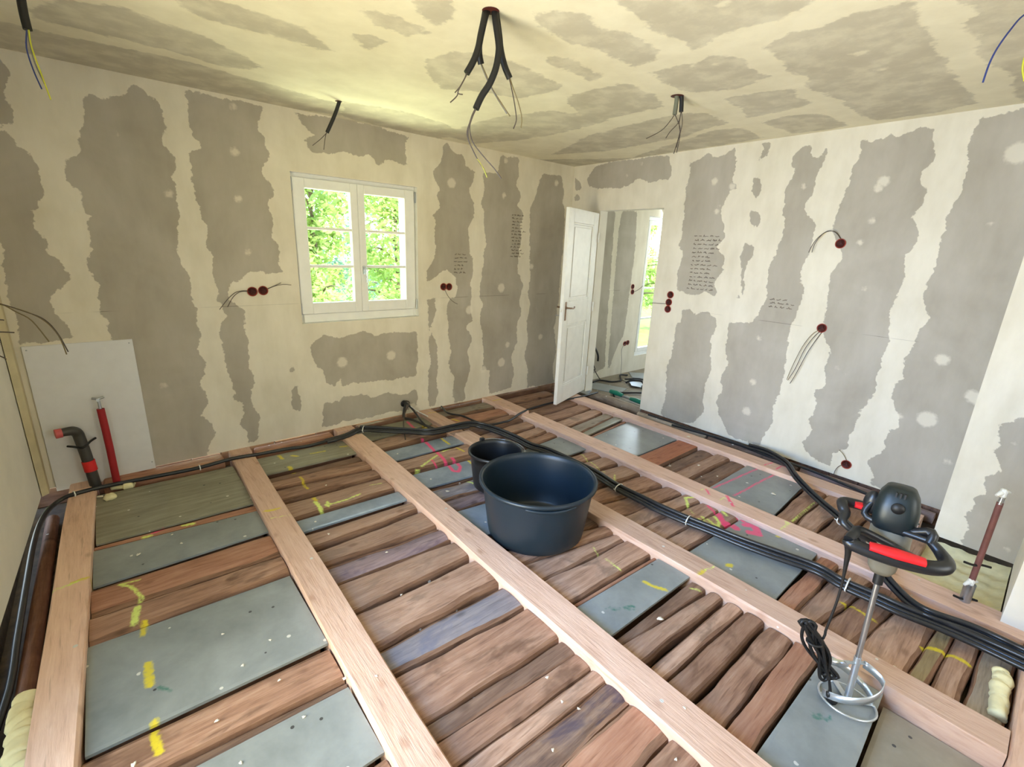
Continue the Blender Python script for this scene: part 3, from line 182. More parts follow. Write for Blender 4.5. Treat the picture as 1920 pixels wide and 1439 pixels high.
# ---------------------------------------------------------------- mesh helpers
class MB:
    def __init__(s): s.v = []; s.f = []; s.mi = []; s.sm = []
    def add(s, vs, fs, mi=0, sm=False):
        o = len(s.v); s.v += [tuple(p) for p in vs]; s.f += [tuple(i + o for i in f) for f in fs]; s.mi += [mi] * len(fs); s.sm += [sm] * len(fs); return s
    def box(s, a, b, mi=0, m=None, bev=0.0):
        x0, y0, z0 = a; x1, y1, z1 = b
        if bev:
            e = min(bev, (x1 - x0) / 2.1, (y1 - y0) / 2.1, (z1 - z0) / 2.1)
            vs = []; idx = {}
            for cx in (0, 1):
                for cy in (0, 1):
                    for cz in (0, 1):
                        for k in range(3):
                            p = [x0 if cx == 0 else x1, y0 if cy == 0 else y1, z0 if cz == 0 else z1]
                            for j, (q, hi) in enumerate(((cx, 0), (cy, 0), (cz, 0))):
                                if j != k: p[j] += e if q == 0 else -e
                            idx[(cx, cy, cz, k)] = len(vs); vs.append(p)
            fs = []
            I = idx
            for k in range(3):
                o1, o2 = [j for j in range(3) if j != k]
                for side in (0, 1):
                    q = []
                    for a_, b_ in ((0, 0), (1, 0), (1, 1), (0, 1)):
                        c = [0, 0, 0]; c[k] = side; c[o1] = a_; c[o2] = b_; q.append(I[(c[0], c[1], c[2], k)])
                    fs.append(tuple(q))
                for a_ in (0, 1):
                    for b_ in (0, 1):
                        c = [0, 0, 0]; c[o1] = a_; c[o2] = b_; c2 = list(c); c2[k] = 1
                        fs.append((I[(*c, o1)], I[(*c, o2)], I[(*c2, o2)], I[(*c2, o1)]))
            for c in [(a_, b_, d_) for a_ in (0, 1) for b_ in (0, 1) for d_ in (0, 1)]: fs.append((I[(*c, 0)], I[(*c, 1)], I[(*c, 2)]))
        else:
            vs = [(x, y, z) for x in (x0, x1) for y in (y0, y1) for z in (z0, z1)]
            fs = [(0, 1, 3, 2), (4, 6, 7, 5), (0, 4, 5, 1), (2, 3, 7, 6), (0, 2, 6, 4), (1, 5, 7, 3)]
        if m is not None: vs = [m @ Vector(p) for p in vs]
        return s.add(vs, fs, mi)
    def tube(s, pts, r, seg=8, sub=4, mi=0, caps=True, flat=1.0):
        P = [Vector(p) for p in pts]
        if sub > 1 and len(P) > 2:
            Q = []
            for i in range(len(P) - 1):
                p0 = P[max(i - 1, 0)]; p1 = P[i]; p2 = P[i + 1]; p3 = P[min(i + 2, len(P) - 1)]
                for k in range(sub):
                    t = k / sub; Q.append(0.5 * ((2 * p1) + (p2 - p0) * t + (2 * p0 - 5 * p1 + 4 * p2 - p3) * t * t + (3 * p1 - p0 - 3 * p2 + p3) * t ** 3))
            Q.append(P[-1]); rr = []
            if isinstance(r, (list, tuple)):
                for i in range(len(P) - 1):
                    for k in range(sub): rr.append(r[i] + (r[i + 1] - r[i]) * k / sub)
                rr.append(r[-1]); r = rr
            P = Q
        n = len(P); R = r if isinstance(r, (list, tuple)) else [r] * n
        T = [(P[min(i + 1, n - 1)] - P[max(i - 1, 0)]).normalized() for i in range(n)]
        up = Vector((0, 0, 1)) if abs(T[0].z) < 0.9 else Vector((1, 0, 0))
        N = T[0].cross(up).normalized(); vs = []; fs = []
        for i in range(n):
            N = (N - T[i] * N.dot(T[i])).normalized(); B = T[i].cross(N)
            for k in range(seg):
                a = 2 * PI * k / seg; vs.append(P[i] + (N * math.cos(a) + B * math.sin(a) * flat) * R[i])
        for i in range(n - 1):
            for k in range(seg): k2 = (k + 1) % seg; fs.append((i * seg + k, i * seg + k2, (i + 1) * seg + k2, (i + 1) * seg + k))
        s.add(vs, fs, mi, True)
        if caps: s.add(vs[:seg], [tuple(range(seg - 1, -1, -1))], mi); s.add(vs[-seg:], [tuple(range(seg))], mi)
        return s
    def lathe(s, prof, seg=32, m=None, mi=0, sq=None):
        vs = []; fs = []
        for (r, z) in prof:
            for k in range(seg):
                a = 2 * PI * k / seg; c, d = math.cos(a), math.sin(a)
                if sq:  # superellipse
                    e = 2 / sq[0]; c = math.copysign(abs(c) ** e, c) * sq[1]; d = math.copysign(abs(d) ** e, d) * sq[2]
                vs.append(Vector((r * c, r * d, z)))
        if m is not None: vs = [m @ v for v in vs]
        for i in range(len(prof) - 1):
            for k in range(seg): k2 = (k + 1) % seg; fs.append((i * seg + k, i * seg + k2, (i + 1) * seg + k2, (i + 1) * seg + k))
        s.add(vs, fs, mi, True); return s
    def lump(s, c, r, seed=0, k=10, amp=0.25, flat=(1, 1, 1), mi=0):
        rn = random.Random(seed); ph = [rn.uniform(0, 6.28) for _ in range(6)]
        vs = []; fs = []
        for i in range(k + 1):
            th = PI * i / k
            for j in range(2 * k):
                a = PI * j / k
                q = 1 + amp * (math.sin(3 * a + ph[0]) * math.sin(2 * th + ph[1]) + 0.6 * math.sin(5 * a + ph[2] + 3 * th) + 0.4 * math.sin(7 * th + ph[3] + 4 * a)) * math.sin(th)
                vs.append((c[0] + r * q * math.sin(th) * math.cos(a) * flat[0], c[1] + r * q * math.sin(th) * math.sin(a) * flat[1], c[2] + r * q * math.cos(th) * flat[2]))
        for i in range(k):
            for j in range(2 * k): j2 = (j + 1) % (2 * k); fs.append((i * 2 * k + j, (i + 1) * 2 * k + j, (i + 1) * 2 * k + j2, i * 2 * k + j2))
        s.add(vs, fs, mi, True); return s
    def build(s, name, mats, parent=None, origin=None):
        me = bpy.data.meshes.new(name); o_ = Vector(origin) if origin is not None else Vector((0, 0, 0))
        me.from_pydata([tuple(Vector(v) - o_) for v in s.v], [], s.f)
        for m in (mats if isinstance(mats, (list, tuple)) else [mats]): me.materials.append(m)
        me.polygons.foreach_set('material_index', s.mi); me.polygons.foreach_set('use_smooth', s.sm); me.update()
        o = bpy.data.objects.new(name, me); C.objects.link(o); o.location = o_
        if parent is not None:
            o.parent = parent; o.location = o_ - parent.location if origin is not None else -Vector(parent.location)
        return o
def tag(o, label=None, cat=None, group=None, kind=None):
    if label: o['label'] = label
    if cat: o['category'] = cat
    if group: o['group'] = group
    if kind: o['kind'] = kind
    return o
def struct(o): o['kind'] = 'structure'; return o
def empty(name, loc, label, cat, group=None):
    e = bpy.data.objects.new(name, None); C.objects.link(e); e.location = loc; e.empty_display_size = 0.05; return tag(e, label, cat, group)
def fattr(me, name, arr):
    a = me.attributes.new(name, 'FLOAT', 'POINT'); a.data.foreach_set('value', np.asarray(arr, dtype=np.float32))
def seg_dist(P, A, B):
    d = B - A; L = (d * d).sum() + 1e-12; t = np.clip(((P - A) @ d) / L, 0, 1); q = A + t[:, None] * d; return np.hypot(*(P - q).T)
def sdf_polys(P, polys):
    best = np.full(len(P), -9.0)
    for poly in polys:
        V = np.array(poly, float); lo = V.min(0) - 0.3; hi = V.max(0) + 0.3
        k = np.where(((P >= lo) & (P <= hi)).all(1))[0]
        if len(k) == 0: continue
        Q = P[k]; d = np.full(len(k), 9.0); ins = np.zeros(len(k), bool)
        for i in range(len(V)):
            A = V[i]; B = V[(i + 1) % len(V)]; d = np.minimum(d, seg_dist(Q, A, B))
            c = ((A[1] > Q[:, 1]) != (B[1] > Q[:, 1])) & (Q[:, 0] < (B[0] - A[0]) * (Q[:, 1] - A[1]) / (B[1] - A[1] + 1e-12) + A[0]); ins ^= c
        best[k] = np.maximum(best[k], np.where(ins, d, -d))
    return np.maximum(best, -0.3)
def sdf_spots(P, sp):
    b = np.full(len(P), -0.3)
    for x, y, r in sp: b = np.maximum(b, r - np.hypot(P[:, 0] - x, P[:, 1] - y))
    return b
def ticks(a, b, st, extra=()):
    n = max(1, round((b - a) / st)); t = [a + (b - a) * i / n for i in range(n + 1)]
    for e in extra:
        if a < e < b: t = [q for q in t if abs(q - e) > st * 0.4] + [e]
    return sorted(t)
def panel(name, us, vs, fn, mat, key, holes=()):
    """thin finely gridded sheet over a (u,v) grid; holes = rectangles left open"""
    me = bpy.data.meshes.new(name); nu, nv = len(us), len(vs)
    UV = np.array([(u, v) for u in us for v in vs]); co = [fn(u, v) for u, v in UV]; f = []
    for i in range(nu - 1):
        for j in range(nv - 1):
            cu = (us[i] + us[i + 1]) / 2; cv_ = (vs[j] + vs[j + 1]) / 2
            if any(h[0] < cu < h[2] and h[1] < cv_ < h[3] for h in holes): continue
            f.append((i * nv + j, (i + 1) * nv + j, (i + 1) * nv + j + 1, i * nv + j + 1))
    me.from_pydata(co, [], f); me.materials.append(mat)
    fattr(me, 'patch', sdf_polys(UV, PATCH.get(key, []))); fattr(me, 'spot', sdf_spots(UV, SPOTS.get(key, [])))
    me.update(); o = bpy.data.objects.new(name, me); C.objects.link(o); return struct(o)
# ================================================================ materials
CRA, CRB = srgb(228, 221, 203), srgb(211, 203, 182)
GRA, GRB = srgb(184, 177, 163), srgb(164, 156, 141)
M_BACK = mat_plasterboard('filled_plasterboard_window_wall', CRA, CRB, GRA, GRB, axis=1.11)
M_RIGHT = mat_plasterboard('filled_plasterboard_door_wall', CRA, CRB, GRA, GRB, axis=1.10)
M_CEIL = mat_plasterboard('filled_plasterboard_ceiling', srgb(234, 228, 206), srgb(220, 213, 190), srgb(204, 198, 180), srgb(187, 180, 162), edge=0.012, wob=1.4, smear=0.35)
M_WHITE = mat_plain('white_lacquer', srgb(235, 235, 230), 0.35, var=0.03)
M_DOOR = mat_plain('old_white_door_paint', srgb(236, 234, 226), 0.4, var=0.04)
M_PLAS = mat_plain('raw_plaster', srgb(225, 220, 206), 0.85, var=0.06, scale=4)
M_DIRT = mat_plain('dark_rubble', srgb(70, 55, 42), 0.9, var=0.5, scale=14, bump=0.6)
M_OLD = mat_wood('old_dark_timber', srgb(60, 38, 26), srgb(112, 74, 50), srgb(150, 112, 84))
M_BRASS = mat_plain('aged_brass', srgb(128, 104, 84), 0.35, 0.8)
M_STEEL = mat_plain('steel', srgb(170, 175, 180), 0.3, 0.9)
M_CHROME = mat_plain('chrome', srgb(215, 220, 225), 0.15, 1.0, var=0.02)
M_BLACK = mat_plain('black_plastic', srgb(28, 29, 31), 0.38, var=0.15)
M_RUBBER = mat_plain('black_rubber_cable', srgb(14, 14, 15), 0.55, var=0.2)
def glass():
    t = NT('window_glass'); g = t.n('ShaderNodeBsdfGlossy'); g.inputs['Roughness'].default_value = 0.02
    tr = t.n('ShaderNodeBsdfTransparent'); mx = t.n('ShaderNodeMixShader'); fr = t.n('ShaderNodeFresnel'); fr.inputs[0].default_value = 1.06
    t.l(fr.outputs[0], mx.inputs[0]); t.l(tr.outputs[0], mx.inputs[1]); t.l(g.outputs[0], mx.inputs[2]); t.l(mx.outputs[0], t.out.inputs[0]); return t.m
M_GLASS = glass()

# ================================================================ walls, ceiling, floor
WX0, WX1, WZ0, WZ1 = 1.177, 2.235, 0.945, 2.085            # window opening
NX0, NX1, NZ0, NZ1 = 5.83, 6.85, 0.14, 2.10                # glazed door of the next room
us = ticks(-0.6, 4.25, 0.025, (WX0, WX1)); vs = ticks(-0.005, HC, 0.025, (WZ0, WZ1))
panel('wall_back', us, vs, lambda u, v: (u, YB, v), M_BACK, 'back', [(WX0, WZ0, WX1, WZ1)])
panel('wall_next_room', ticks(4.36, 7.4, 0.035, (NX0, NX1)), ticks(-0.14, HC, 0.035, (NZ0, NZ1)), lambda u, v: (u, YB + 0.03, v), M_BACK, 'back', [(NX0, NZ0, NX1, NZ1)])
DY0, DY1, DZ1 = 2.735, 3.53, 2.03                          # doorway in the right wall
panel('wall_right', ticks(-0.2, YB, 0.025, (DY0, DY1)), ticks(-0.005, HC, 0.025, (DZ1,)), lambda u, v: (xr(u), u, v), M_RIGHT, 'right', [(DY0, -1, DY1, DZ1)])
TW = 0.125
# back face of the same wall, jambs and lintel of the doorway
b = MB()
for (y0, y1, z0, z1) in ((-1.6, DY0, -0.1, HC), (DY1, YB + .03, -0.1, HC), (DY0, DY1, DZ1, HC)):
    b.add([(xr(y0) + TW, y0, z0), (xr(y1) + TW, y1, z0), (xr(y1) + TW, y1, z1), (xr(y0) + TW, y0, z1)], [(0, 1, 2, 3)])
b.add([(xr(DY0), DY0, -.02), (xr(DY0) + TW, DY0, -.02), (xr(DY0) + TW, DY0, DZ1), (xr(DY0), DY0, DZ1)], [(0, 1, 2, 3)])
b.add([(xr(DY1), DY1, -.02), (xr(DY1) + TW, DY1, -.02), (xr(DY1) + TW, DY1, DZ1), (xr(DY1), DY1, DZ1)], [(0, 1, 2, 3)])
b.add([(xr(DY0), DY0, DZ1), (xr(DY0) + TW, DY0, DZ1), (xr(DY1) + TW, DY1, DZ1), (xr(DY1), DY1, DZ1)], [(0, 1, 2, 3)])
struct(b.build('wall_doorway', M_PLAS))
# the chimney breast that stands out of the right wall, and the wall end nearer the viewer
PY0, PY1 = -0.14, 0.218
panel('wall_chimney', ticks(PY0, PY1, 0.02), ticks(0.0, HC, 0.025), lambda u, v: (xr(u) - 0.45, u, v), M_RIGHT, 'pil')
b = MB(); b.add([(xr(PY1) - .45, PY1, 0), (xr(PY1) + .01, PY1, 0), (xr(PY1) + .01, PY1, HC), (xr(PY1) - .45, PY1, HC)], [(0, 1, 2, 3)])
struct(b.build('wall_chimney_side', M_PLAS))
b = MB(); b.box((2.99, -1.62, 0.0), (3.9, -0.136, HC)); struct(b.build('wall_right_return', M_PLAS))
def xl(y): return -0.492 - (YB - y) * 0.038
# left wall with a glazed opening beside the viewer, rear wall with an unseen window added for light
LY0, LY1, LZ0, LZ1 = 0.5, 1.8, 0.02, 2.1
b = MB()
for (y0, y1, z0, z1) in ((-1.7, LY0, -.1, HC), (LY1, YB + .02, -.01, HC), (LY0, LY1, LZ1, HC), (LY0, LY1, -.1, LZ0)):
    b.add([(xl(y0), y0, z0), (xl(y1), y1, z0), (xl(y1), y1, z1), (xl(y0), y0, z1)], [(0, 1, 2, 3)])
struct(b.build('wall_left', M_PLAS))
b = MB(); RX0, RX1, RZ0, RZ1 = 1.2, 2.2, 0.95, 2.1
for (x0, x1, z0, z1) in ((-.8, RX0, -.2, HC), (RX1, 3.2, -.2, HC), (RX0, RX1, RZ1, HC), (RX0, RX1, -.2, RZ0)):
    b.add([(x0, YR, z0), (x1, YR, z0), (x1, YR, z1), (x0, YR, z1)], [(0, 1, 2, 3)])
struct(b.build('wall_rear', M_PLAS))
panel('ceiling', ticks(-0.9, 4.4, 0.03), ticks(YR, YB + .02, 0.03), lambda u, v: (u, v, HC), M_CEIL, 'ceil')
b = MB(); b.box((4.36, 0.4, HC), (7.6, 4.2, HC + .1)); b.box((-.9, -1.7, HC + .08), (4.5, 4.05, HC + .14)); struct(b.build('ceiling_slab', M_PLAS))
b = MB(); b.box((7.4, 0.4, -.2), (7.5, 1.8, HC)); b.box((7.4, 3.0, -.2), (7.5, 4.1, HC)); b.box((7.4, 1.8, -.2), (7.5, 3.0, .9)); b.box((7.4, 1.8, 2.0), (7.5, 3.0, HC)); b.box((4.36, 0.35, -.2), (7.5, 0.45, HC)); struct(b.build('wall_next_room_far', M_PLAS))
b = MB(); b.box((-0.9, YR, -0.2), (4.4, YB + .25, -0.14)); struct(b.build('floor', M_DIRT))
M_SCREED = mat_board('dusty_screed_sheets', srgb(92, 82, 66), srgb(150, 138, 116), 0.6, 0.3)
b = MB(); b.box((4.4, 0.4, -0.2), (7.5, YB + .05, -0.09)); struct(b.build('floor_next_room', M_SCREED))
# rough timber and brick courses left open below the plasterboard
b = MB(); rn = random.Random(5); x = -0.55
while x < 4.3:
    w = rn.uniform(.18, .5); b.box((x, YB + .012 + rn.uniform(0, .02), -.14), (min(x + w - .004, 4.3), YB + .09, -.004 - rn.uniform(0, .012)), bev=.006); x += w
struct(b.build('trim_1', M_OLD))
b = MB(); y = 0.2
while y < 2.72:
    w = rn.uniform(.2, .5); y1 = min(y + w, 2.73); xx = xr(y) + .012 + rn.uniform(0, .015); b.box((xx, y, -.14), (xx + .08, y1 - .004, -.004 - rn.uniform(0, .01)), bev=.006); y = y1
struct(b.build('trim_2', M_OLD))
b = MB(); b.box((-.66, 1.85, -.14), (-.56, 3.98, -.03), bev=.005); struct(b.build('trim_3', M_DIRT))
# raw corner strip between left wall and window wall
b = MB(); b.add([(xl(3.97) - .02, 3.969, -.01), (xl(3.9) + .004, 3.87, -.01), (xl(3.9) + .004, 3.87, HC), (xl(3.97) - .02, 3.969, HC), (xl(3.9) + .034, 3.9, -.01), (xl(3.9) + .034, 3.968, -.01), (xl(3.9) + .034, 3.968, HC), (xl(3.9) + .034, 3.9, HC)], [(0, 1, 2, 3), (1, 4, 7, 2), (4, 5, 6, 7)])
struct(b.build('trim_4', mat_plain('yellowed_corner_filler', srgb(198, 186, 150), 0.85, var=0.1)))

# ================================================================ window of the main room
def bars(b, x0, x1, z0, z1, w, y0, y1):
    b.box((x0, y0, z0), (x0 + w, y1, z1), bev=.004); b.box((x1 - w, y0, z0), (x1, y1, z1), bev=.004)
    b.box((x0 + w, y0, z0), (x1 - w, y1, z0 + w), bev=.004); b.box((x0 + w, y0, z1 - w), (x1 - w, y1, z1), bev=.004)
wf = MB(); YF = YB + .05
wf.box((WX0, YF, WZ0), (WX0 + .03, YF + .07, WZ1)); wf.box((WX1 - .03, YF, WZ0), (WX1, YF + .07, WZ1)); wf.box((WX0 + .03, YF, WZ1 - .035), (WX1 - .03, YF + .07, WZ1)); wf.box((WX0 + .03, YF - .012, WZ0), (WX1 - .03, YF + .07, WZ0 + .07), bev=.004)
# reveals
wf.box((WX0 - .02, YB + .001, WZ0 - .02), (WX0, YF + .3, WZ1 + .02)); wf.box((WX1, YB + .001, WZ0 - .02), (WX1 + .02, YF + .3, WZ1 + .02)); wf.box((WX0, YB + .001, WZ1), (WX1, YF + .3, WZ1 + .02)); wf.box((WX0, YB + .001, WZ0 - .02), (WX1, YF + .3, WZ0))
win = wf.build('window_1', M_WHITE, origin=(1.7, YF, 1.5)); struct(win); 
for (x0, x1, gx0, gx1) in ((WX0 + .012, 1.70, 1.283, 1.640), (1.702, WX1 - .012, 1.760, 2.128)):
    s_ = MB(); g0, g1 = 1.105, 1.983; yb, yt = YF - .02, YF + .035; z0, z1 = WZ0 + .072, WZ1 - .03
    s_.box((x0, yb, z0), (gx0, yt, z1), bev=.004); s_.box((gx1, yb, z0), (x1, yt, z1), bev=.004)
    s_.box((gx0, yb, z0), (gx1, yt, g0), bev=.004); s_.box((gx0, yb, g1), (gx1, yt, z1), bev=.004)
    for k in (1, 2):
        zz = g0 + (g1 - g0) * k / 3; s_.box((gx0, yb + .008, zz - .011), (gx1, yt + .005, zz + .011), bev=.004)
    so = s_.build('sash', M_WHITE, win, origin=(x0, YF, z0))
    gb = MB(); gb.box((gx0, YF + .012, g0), (gx1, YF + .018, g1)); go = gb.build('pane', M_GLASS, origin=(gx0, YF, g0)); go.parent = so; go.location = Vector((gx0, YF, g0)) - Vector((x0, YF, z0))
hb = MB(); hb.box((1.715, YF - .03, 1.335), (1.741, YF - .02, 1.405), bev=.004); hb.tube([(1.728, YF - .028, 1.385), (1.728, YF - .06, 1.385), (1.732, YF - .066, 1.37), (1.734, YF - .066, 1.27)], .009, 8, 3)
tag(hb.build('handle', M_CHROME, win, origin=(1.728, YF, 1.37)), 'chrome espagnolette handle on the right sash')
for (x, z) in ((WX0 + .008, 2.0), (WX0 + .008, 1.06), (WX1 - .008, 2.0), (WX1 - .008, 1.06)):
    k = MB(); k.tube([(x, YF - .028, z - .045), (x, YF - .028, z + .045)], .007, 8, 1); k.build('hinge', M_STEEL, win, origin=(x, YF, z))
# ================================================================ glazed door of the next room
wf = MB(); YN = YB + .07
bars(wf, NX0, NX1, NZ0, NZ1, .05, YN, YN + .07)
wf.box((NX0 - .01, YB + .031, NZ0 - .02), (NX0, YN + .25, NZ1)); wf.box((NX1, YB + .031, NZ0 - .02), (NX1 + .01, YN + .25, NZ1)); wf.box((NX0, YB + .031, NZ1), (NX1, YN + .25, NZ1 + .01)); wf.box((NX0, YB + .031, NZ0 - .02), (NX1, YN + .25, NZ0))
w2 = wf.build('window_2', M_WHITE, origin=(6.3, YN, 1.1)); struct(w2)
for (x0, x1) in ((NX0 + .05, (NX0 + NX1) / 2), ((NX0 + NX1) / 2, NX1 - .05)):
    s_ = MB(); bars(s_, x0, x1, NZ0 + .05, NZ1 - .05, .055, YN - .015, YN + .035)
    for k in (1, 2, 3):
        zz = NZ0 + .1 + (NZ1 - NZ0 - .2) * k / 4; s_.box((x0 + .055, YN - .005, zz - .012), (x1 - .055, YN + .035, zz + .012), bev=.004)
    so = s_.build('sash', M_WHITE, w2, origin=(x0, YN, .2))
    gb = MB(); gb.box((x0 + .055, YN + .01, NZ0 + .1), (x1 - .055, YN + .016, NZ1 - .1)); go = gb.build('pane', M_GLASS, origin=(x0, YN, .2)); go.parent = so; go.location = (0, 0, 0)
# frames of the glazed opening in the left wall and of the added rear window
wf = MB()
for (y0, y1) in ((LY0, 1.15), (1.15, LY1)):
    xx = xl(1.15)
    wf.box((xx - .06, y0, LZ0), (xx, y0 + .07, LZ1), bev=.004); wf.box((xx - .06, y1 - .07, LZ0), (xx, y1, LZ1), bev=.004); wf.box((xx - .06, y0 + .07, LZ0), (xx, y1 - .07, LZ0 + .12), bev=.004); wf.box((xx - .06, y0 + .07, LZ1 - .07), (xx, y1 - .07, LZ1), bev=.004)
struct(wf.build('window_3', M_WHITE))
wf = MB(); bars(wf, RX0, 1.7, RZ0, RZ1, .06, YR - .05, YR); bars(wf, 1.7, RX1, RZ0, RZ1, .06, YR - .05, YR); struct(wf.build('window_rear_added', M_WHITE))

# ================================================================ panelled door, standing open
HG = Vector((4.195, 3.515, 0.0)); FE = Vector((3.49, 3.29, 0.0)); dvec = (HG - FE); LW = dvec.length; ang = math.atan2(dvec.y, dvec.x)
d_ = MB(); H = 2.0
Md = Matrix.Translation(FE) @ Matrix.Rotation(ang, 4, 'Z')
T0, T1 = 0.0, 0.038      # leaf thickness; local y=0 is the face seen from the camera
def lb(a, b_, bev=.003): d_.box(a, b_, m=Md, bev=bev)
lb((0, T0, .012), (.12, T1, H)); lb((LW - .12, T0, .012), (LW, T1, H)); lb((.12, T0, .012), (LW - .12, T1, .2)); lb((.12, T0, H - .13), (LW - .12, T1, H)); lb((.12, T0, .86), (LW - .12, T1, 1.1))
door = d_.build('door_1', M_DOOR, origin=tuple(FE)); struct(door)
for (z0, z1) in ((.2, .86), (1.1, H - .13)):
    p_ = MB(); p_.box((.12, T0 + .012, z0), (LW - .12, T1 - .012, z1), m=Md)
    p_.box((.16, T0 + .005, z0 + .04), (LW - .16, T0 + .012, z1 - .04), m=Md, bev=.004)
    for (a, c) in (((.12, z0), (LW - .12, z0 + .018)), ((.12, z1 - .018), (LW - .12, z1)), ((.12, z0), (.138, z1)), ((LW - .138, z0), (LW - .12, z1))):
        p_.box((a[0], T0 + .002, a[1]), (c[0], T0 + .012, c[1]), m=Md, bev=.003)
    p_.build('panel', M_DOOR, door, origin=tuple(FE))
for side, y0 in (('near', -1), ('far', 1)):
    h = MB(); yy = T0 if y0 < 0 else T1
    h.box((.045, min(yy, yy + y0 * .006), .91), (.075, max(yy, yy + y0 * .006), 1.10), m=Md, bev=.002)
    h.tube([Md @ Vector(p) for p in ((.06, yy, 1.04), (.06, yy + y0 * .05, 1.04), (.075, yy + y0 * .06, 1.04), (.13, yy + y0 * .058, 1.035), (.165, yy + y0 * .05, 1.045))], .008, 8, 4)
    h.lathe([(0, 0), (.012, .002), (.013, .012), (0, .016)], 12, m=Md @ Matrix.Translation((.06, yy + y0 * .008 - .008, 1.04)) @ Matrix.Rotation(-PI / 2, 4, 'X'))
    tag(h.build('handle', M_BRASS, door, origin=tuple(FE)), 'aged brass lever handle on a long plate')
h = MB(); h.box((-.004, .004, .90), (.0, .034, 1.12), m=Md); h.box((-.018, .010, 1.0), (-.004, .028, 1.03), m=Md, bev=.003); h.build('lock', M_WHITE, door, origin=tuple(FE))
h = MB(); h.tube([Md @ Vector(p) for p in ((.06, T1, .955), (.06, T1 + .05, .955))], .003, 6, 1)
h.tube([Md @ Vector((.06 + .011 * math.cos(a), T1 + .06 + .011 * math.sin(a), .955)) for a in np.linspace(0, 2 * PI, 13)], .0025, 6, 1)
h.build('key', M_STEEL, door, origin=tuple(FE))
for z in (.25, 1.0, 1.75):
    k = MB(); k.tube([HG + Vector((.006, -.012, z - .05)), HG + Vector((.006, -.012, z + .05))], .008, 8, 1); k.build('hinge', M_DOOR, door, origin=tuple(FE))

# ================================================================ garden seen through the glass
M_GRASS = mat_plain('grass', srgb(120, 150, 60), 0.9, var=0.3, scale=3)
b = MB(); b.box((-14, 4.6, -.95), (40, 60, -.9)); struct(b.build('ground', M_GRASS))
def mat_leaf(name, c1, c2):
    t = NT(name); col = t.ramp(t.noise(t.coord('Object'), 2.5, 3), [(0.3, c1), (0.7, c2)]); t.fin(col, 0.55)
    tl = t.n('ShaderNodeBsdfTranslucent'); t.l(col, tl.inputs[0]); mx = t.n('ShaderNodeMixShader'); mx.inputs[0].default_value = 0.5
    t.l(t.p.outputs[0], mx.inputs[1]); t.l(tl.outputs[0], mx.inputs[2]); t.l(mx.outputs[0], t.out.inputs[0]); return t.m
M_LEAF = [mat_leaf('leaf_fresh', srgb(140, 175, 95), srgb(205, 215, 140)), mat_leaf('leaf_blue_green', srgb(110, 150, 130), srgb(160, 190, 165)), mat_leaf('leaf_mid', srgb(130, 170, 105), srgb(185, 205, 140))]
M_BARK = mat_plain('tree_bark', srgb(110, 95, 80), 0.9, var=0.3)
def tree(x, y, h, r, k, label, n=2600, z0=-.9, seed=0, leaf=.055):
    n = int(n * 2.3)
    rn = random.Random(seed); e = empty('garden_tree', (x, y, z0), label, 'tree', 'trees beyond the windows')
    t = MB(); t.tube([(x, y, z0), (x + .05, y, z0 + h * .4), (x - .05, y, z0 + h * .92)], [r * .04, r * .03, .015], 8, 3)
    for i in range(9):
        a = rn.uniform(0, 6.28); z = z0 + h * (.2 + .08 * i); q = r * (1 - .08 * i) * .8
        t.tube([(x, y, z), (x + math.cos(a) * q * .5, y + math.sin(a) * q * .5, z + .25), (x + math.cos(a) * q, y + math.sin(a) * q, z + .3)], [r * .025, r * .015, .01], 6, 2)
    t.build('trunk', M_BARK, e, origin=(x, y, z0))
    f = MB(); cl = [(rn.uniform(0, 6.28), rn.uniform(.08, 1), rn.uniform(.15, 1)) for _ in range(46)]
    for i in range(n):
        a, hz, q = cl[rn.randrange(46)]; rr = r * q * (1.12 - hz * .8)
        px = x + math.cos(a) * rr + rn.gauss(0, .2 * r * .5); py = y + math.sin(a) * rr + rn.gauss(0, .2 * r * .5); pz = z0 + h * (.12 + .86 * hz) + rn.gauss(0, .12 * h * .3)
        u = Vector((rn.gauss(0, 1), rn.gauss(0, 1), rn.gauss(0, .6))).normalized(); v = u.cross(Vector((rn.gauss(0, 1), rn.gauss(0, 1), rn.gauss(0, 1)))).normalized(); s1 = leaf * rn.uniform(.6, 1.5); s2 = s1 * .5; c = Vector((px, py, pz))
        f.add([c - u * s1, c + v * s2, c + u * s1, c - v * s2], [(0, 1, 2, 3)])
    f.build('foliage', M_LEAF[k], e, origin=(x, y, z0))
tree(2.75, 8.3, 4.2, 1.0, 0, 'bright yellow-green bushy tree low in the left sash of the window', 3000, seed=1)
tree(5.6, 13.0, 6.4, 1.7, 1, 'blue-green tree standing behind the middle of the window', 4200, seed=2)
tree(4.55, 9.0, 4.8, 1.35, 0, 'fresh green bushy tree low in the right sash of the window', 3200, seed=3)
tree(9.6, 15.0, 6.8, 2.0, 2, 'tall mid-green tree furthest behind the right sash of the window', 4600, seed=4)
tree(13.6, 9.8, 3.6, 1.8, 0, 'green tree outside the glazed door of the next room', 2600, seed=5, leaf=.08)
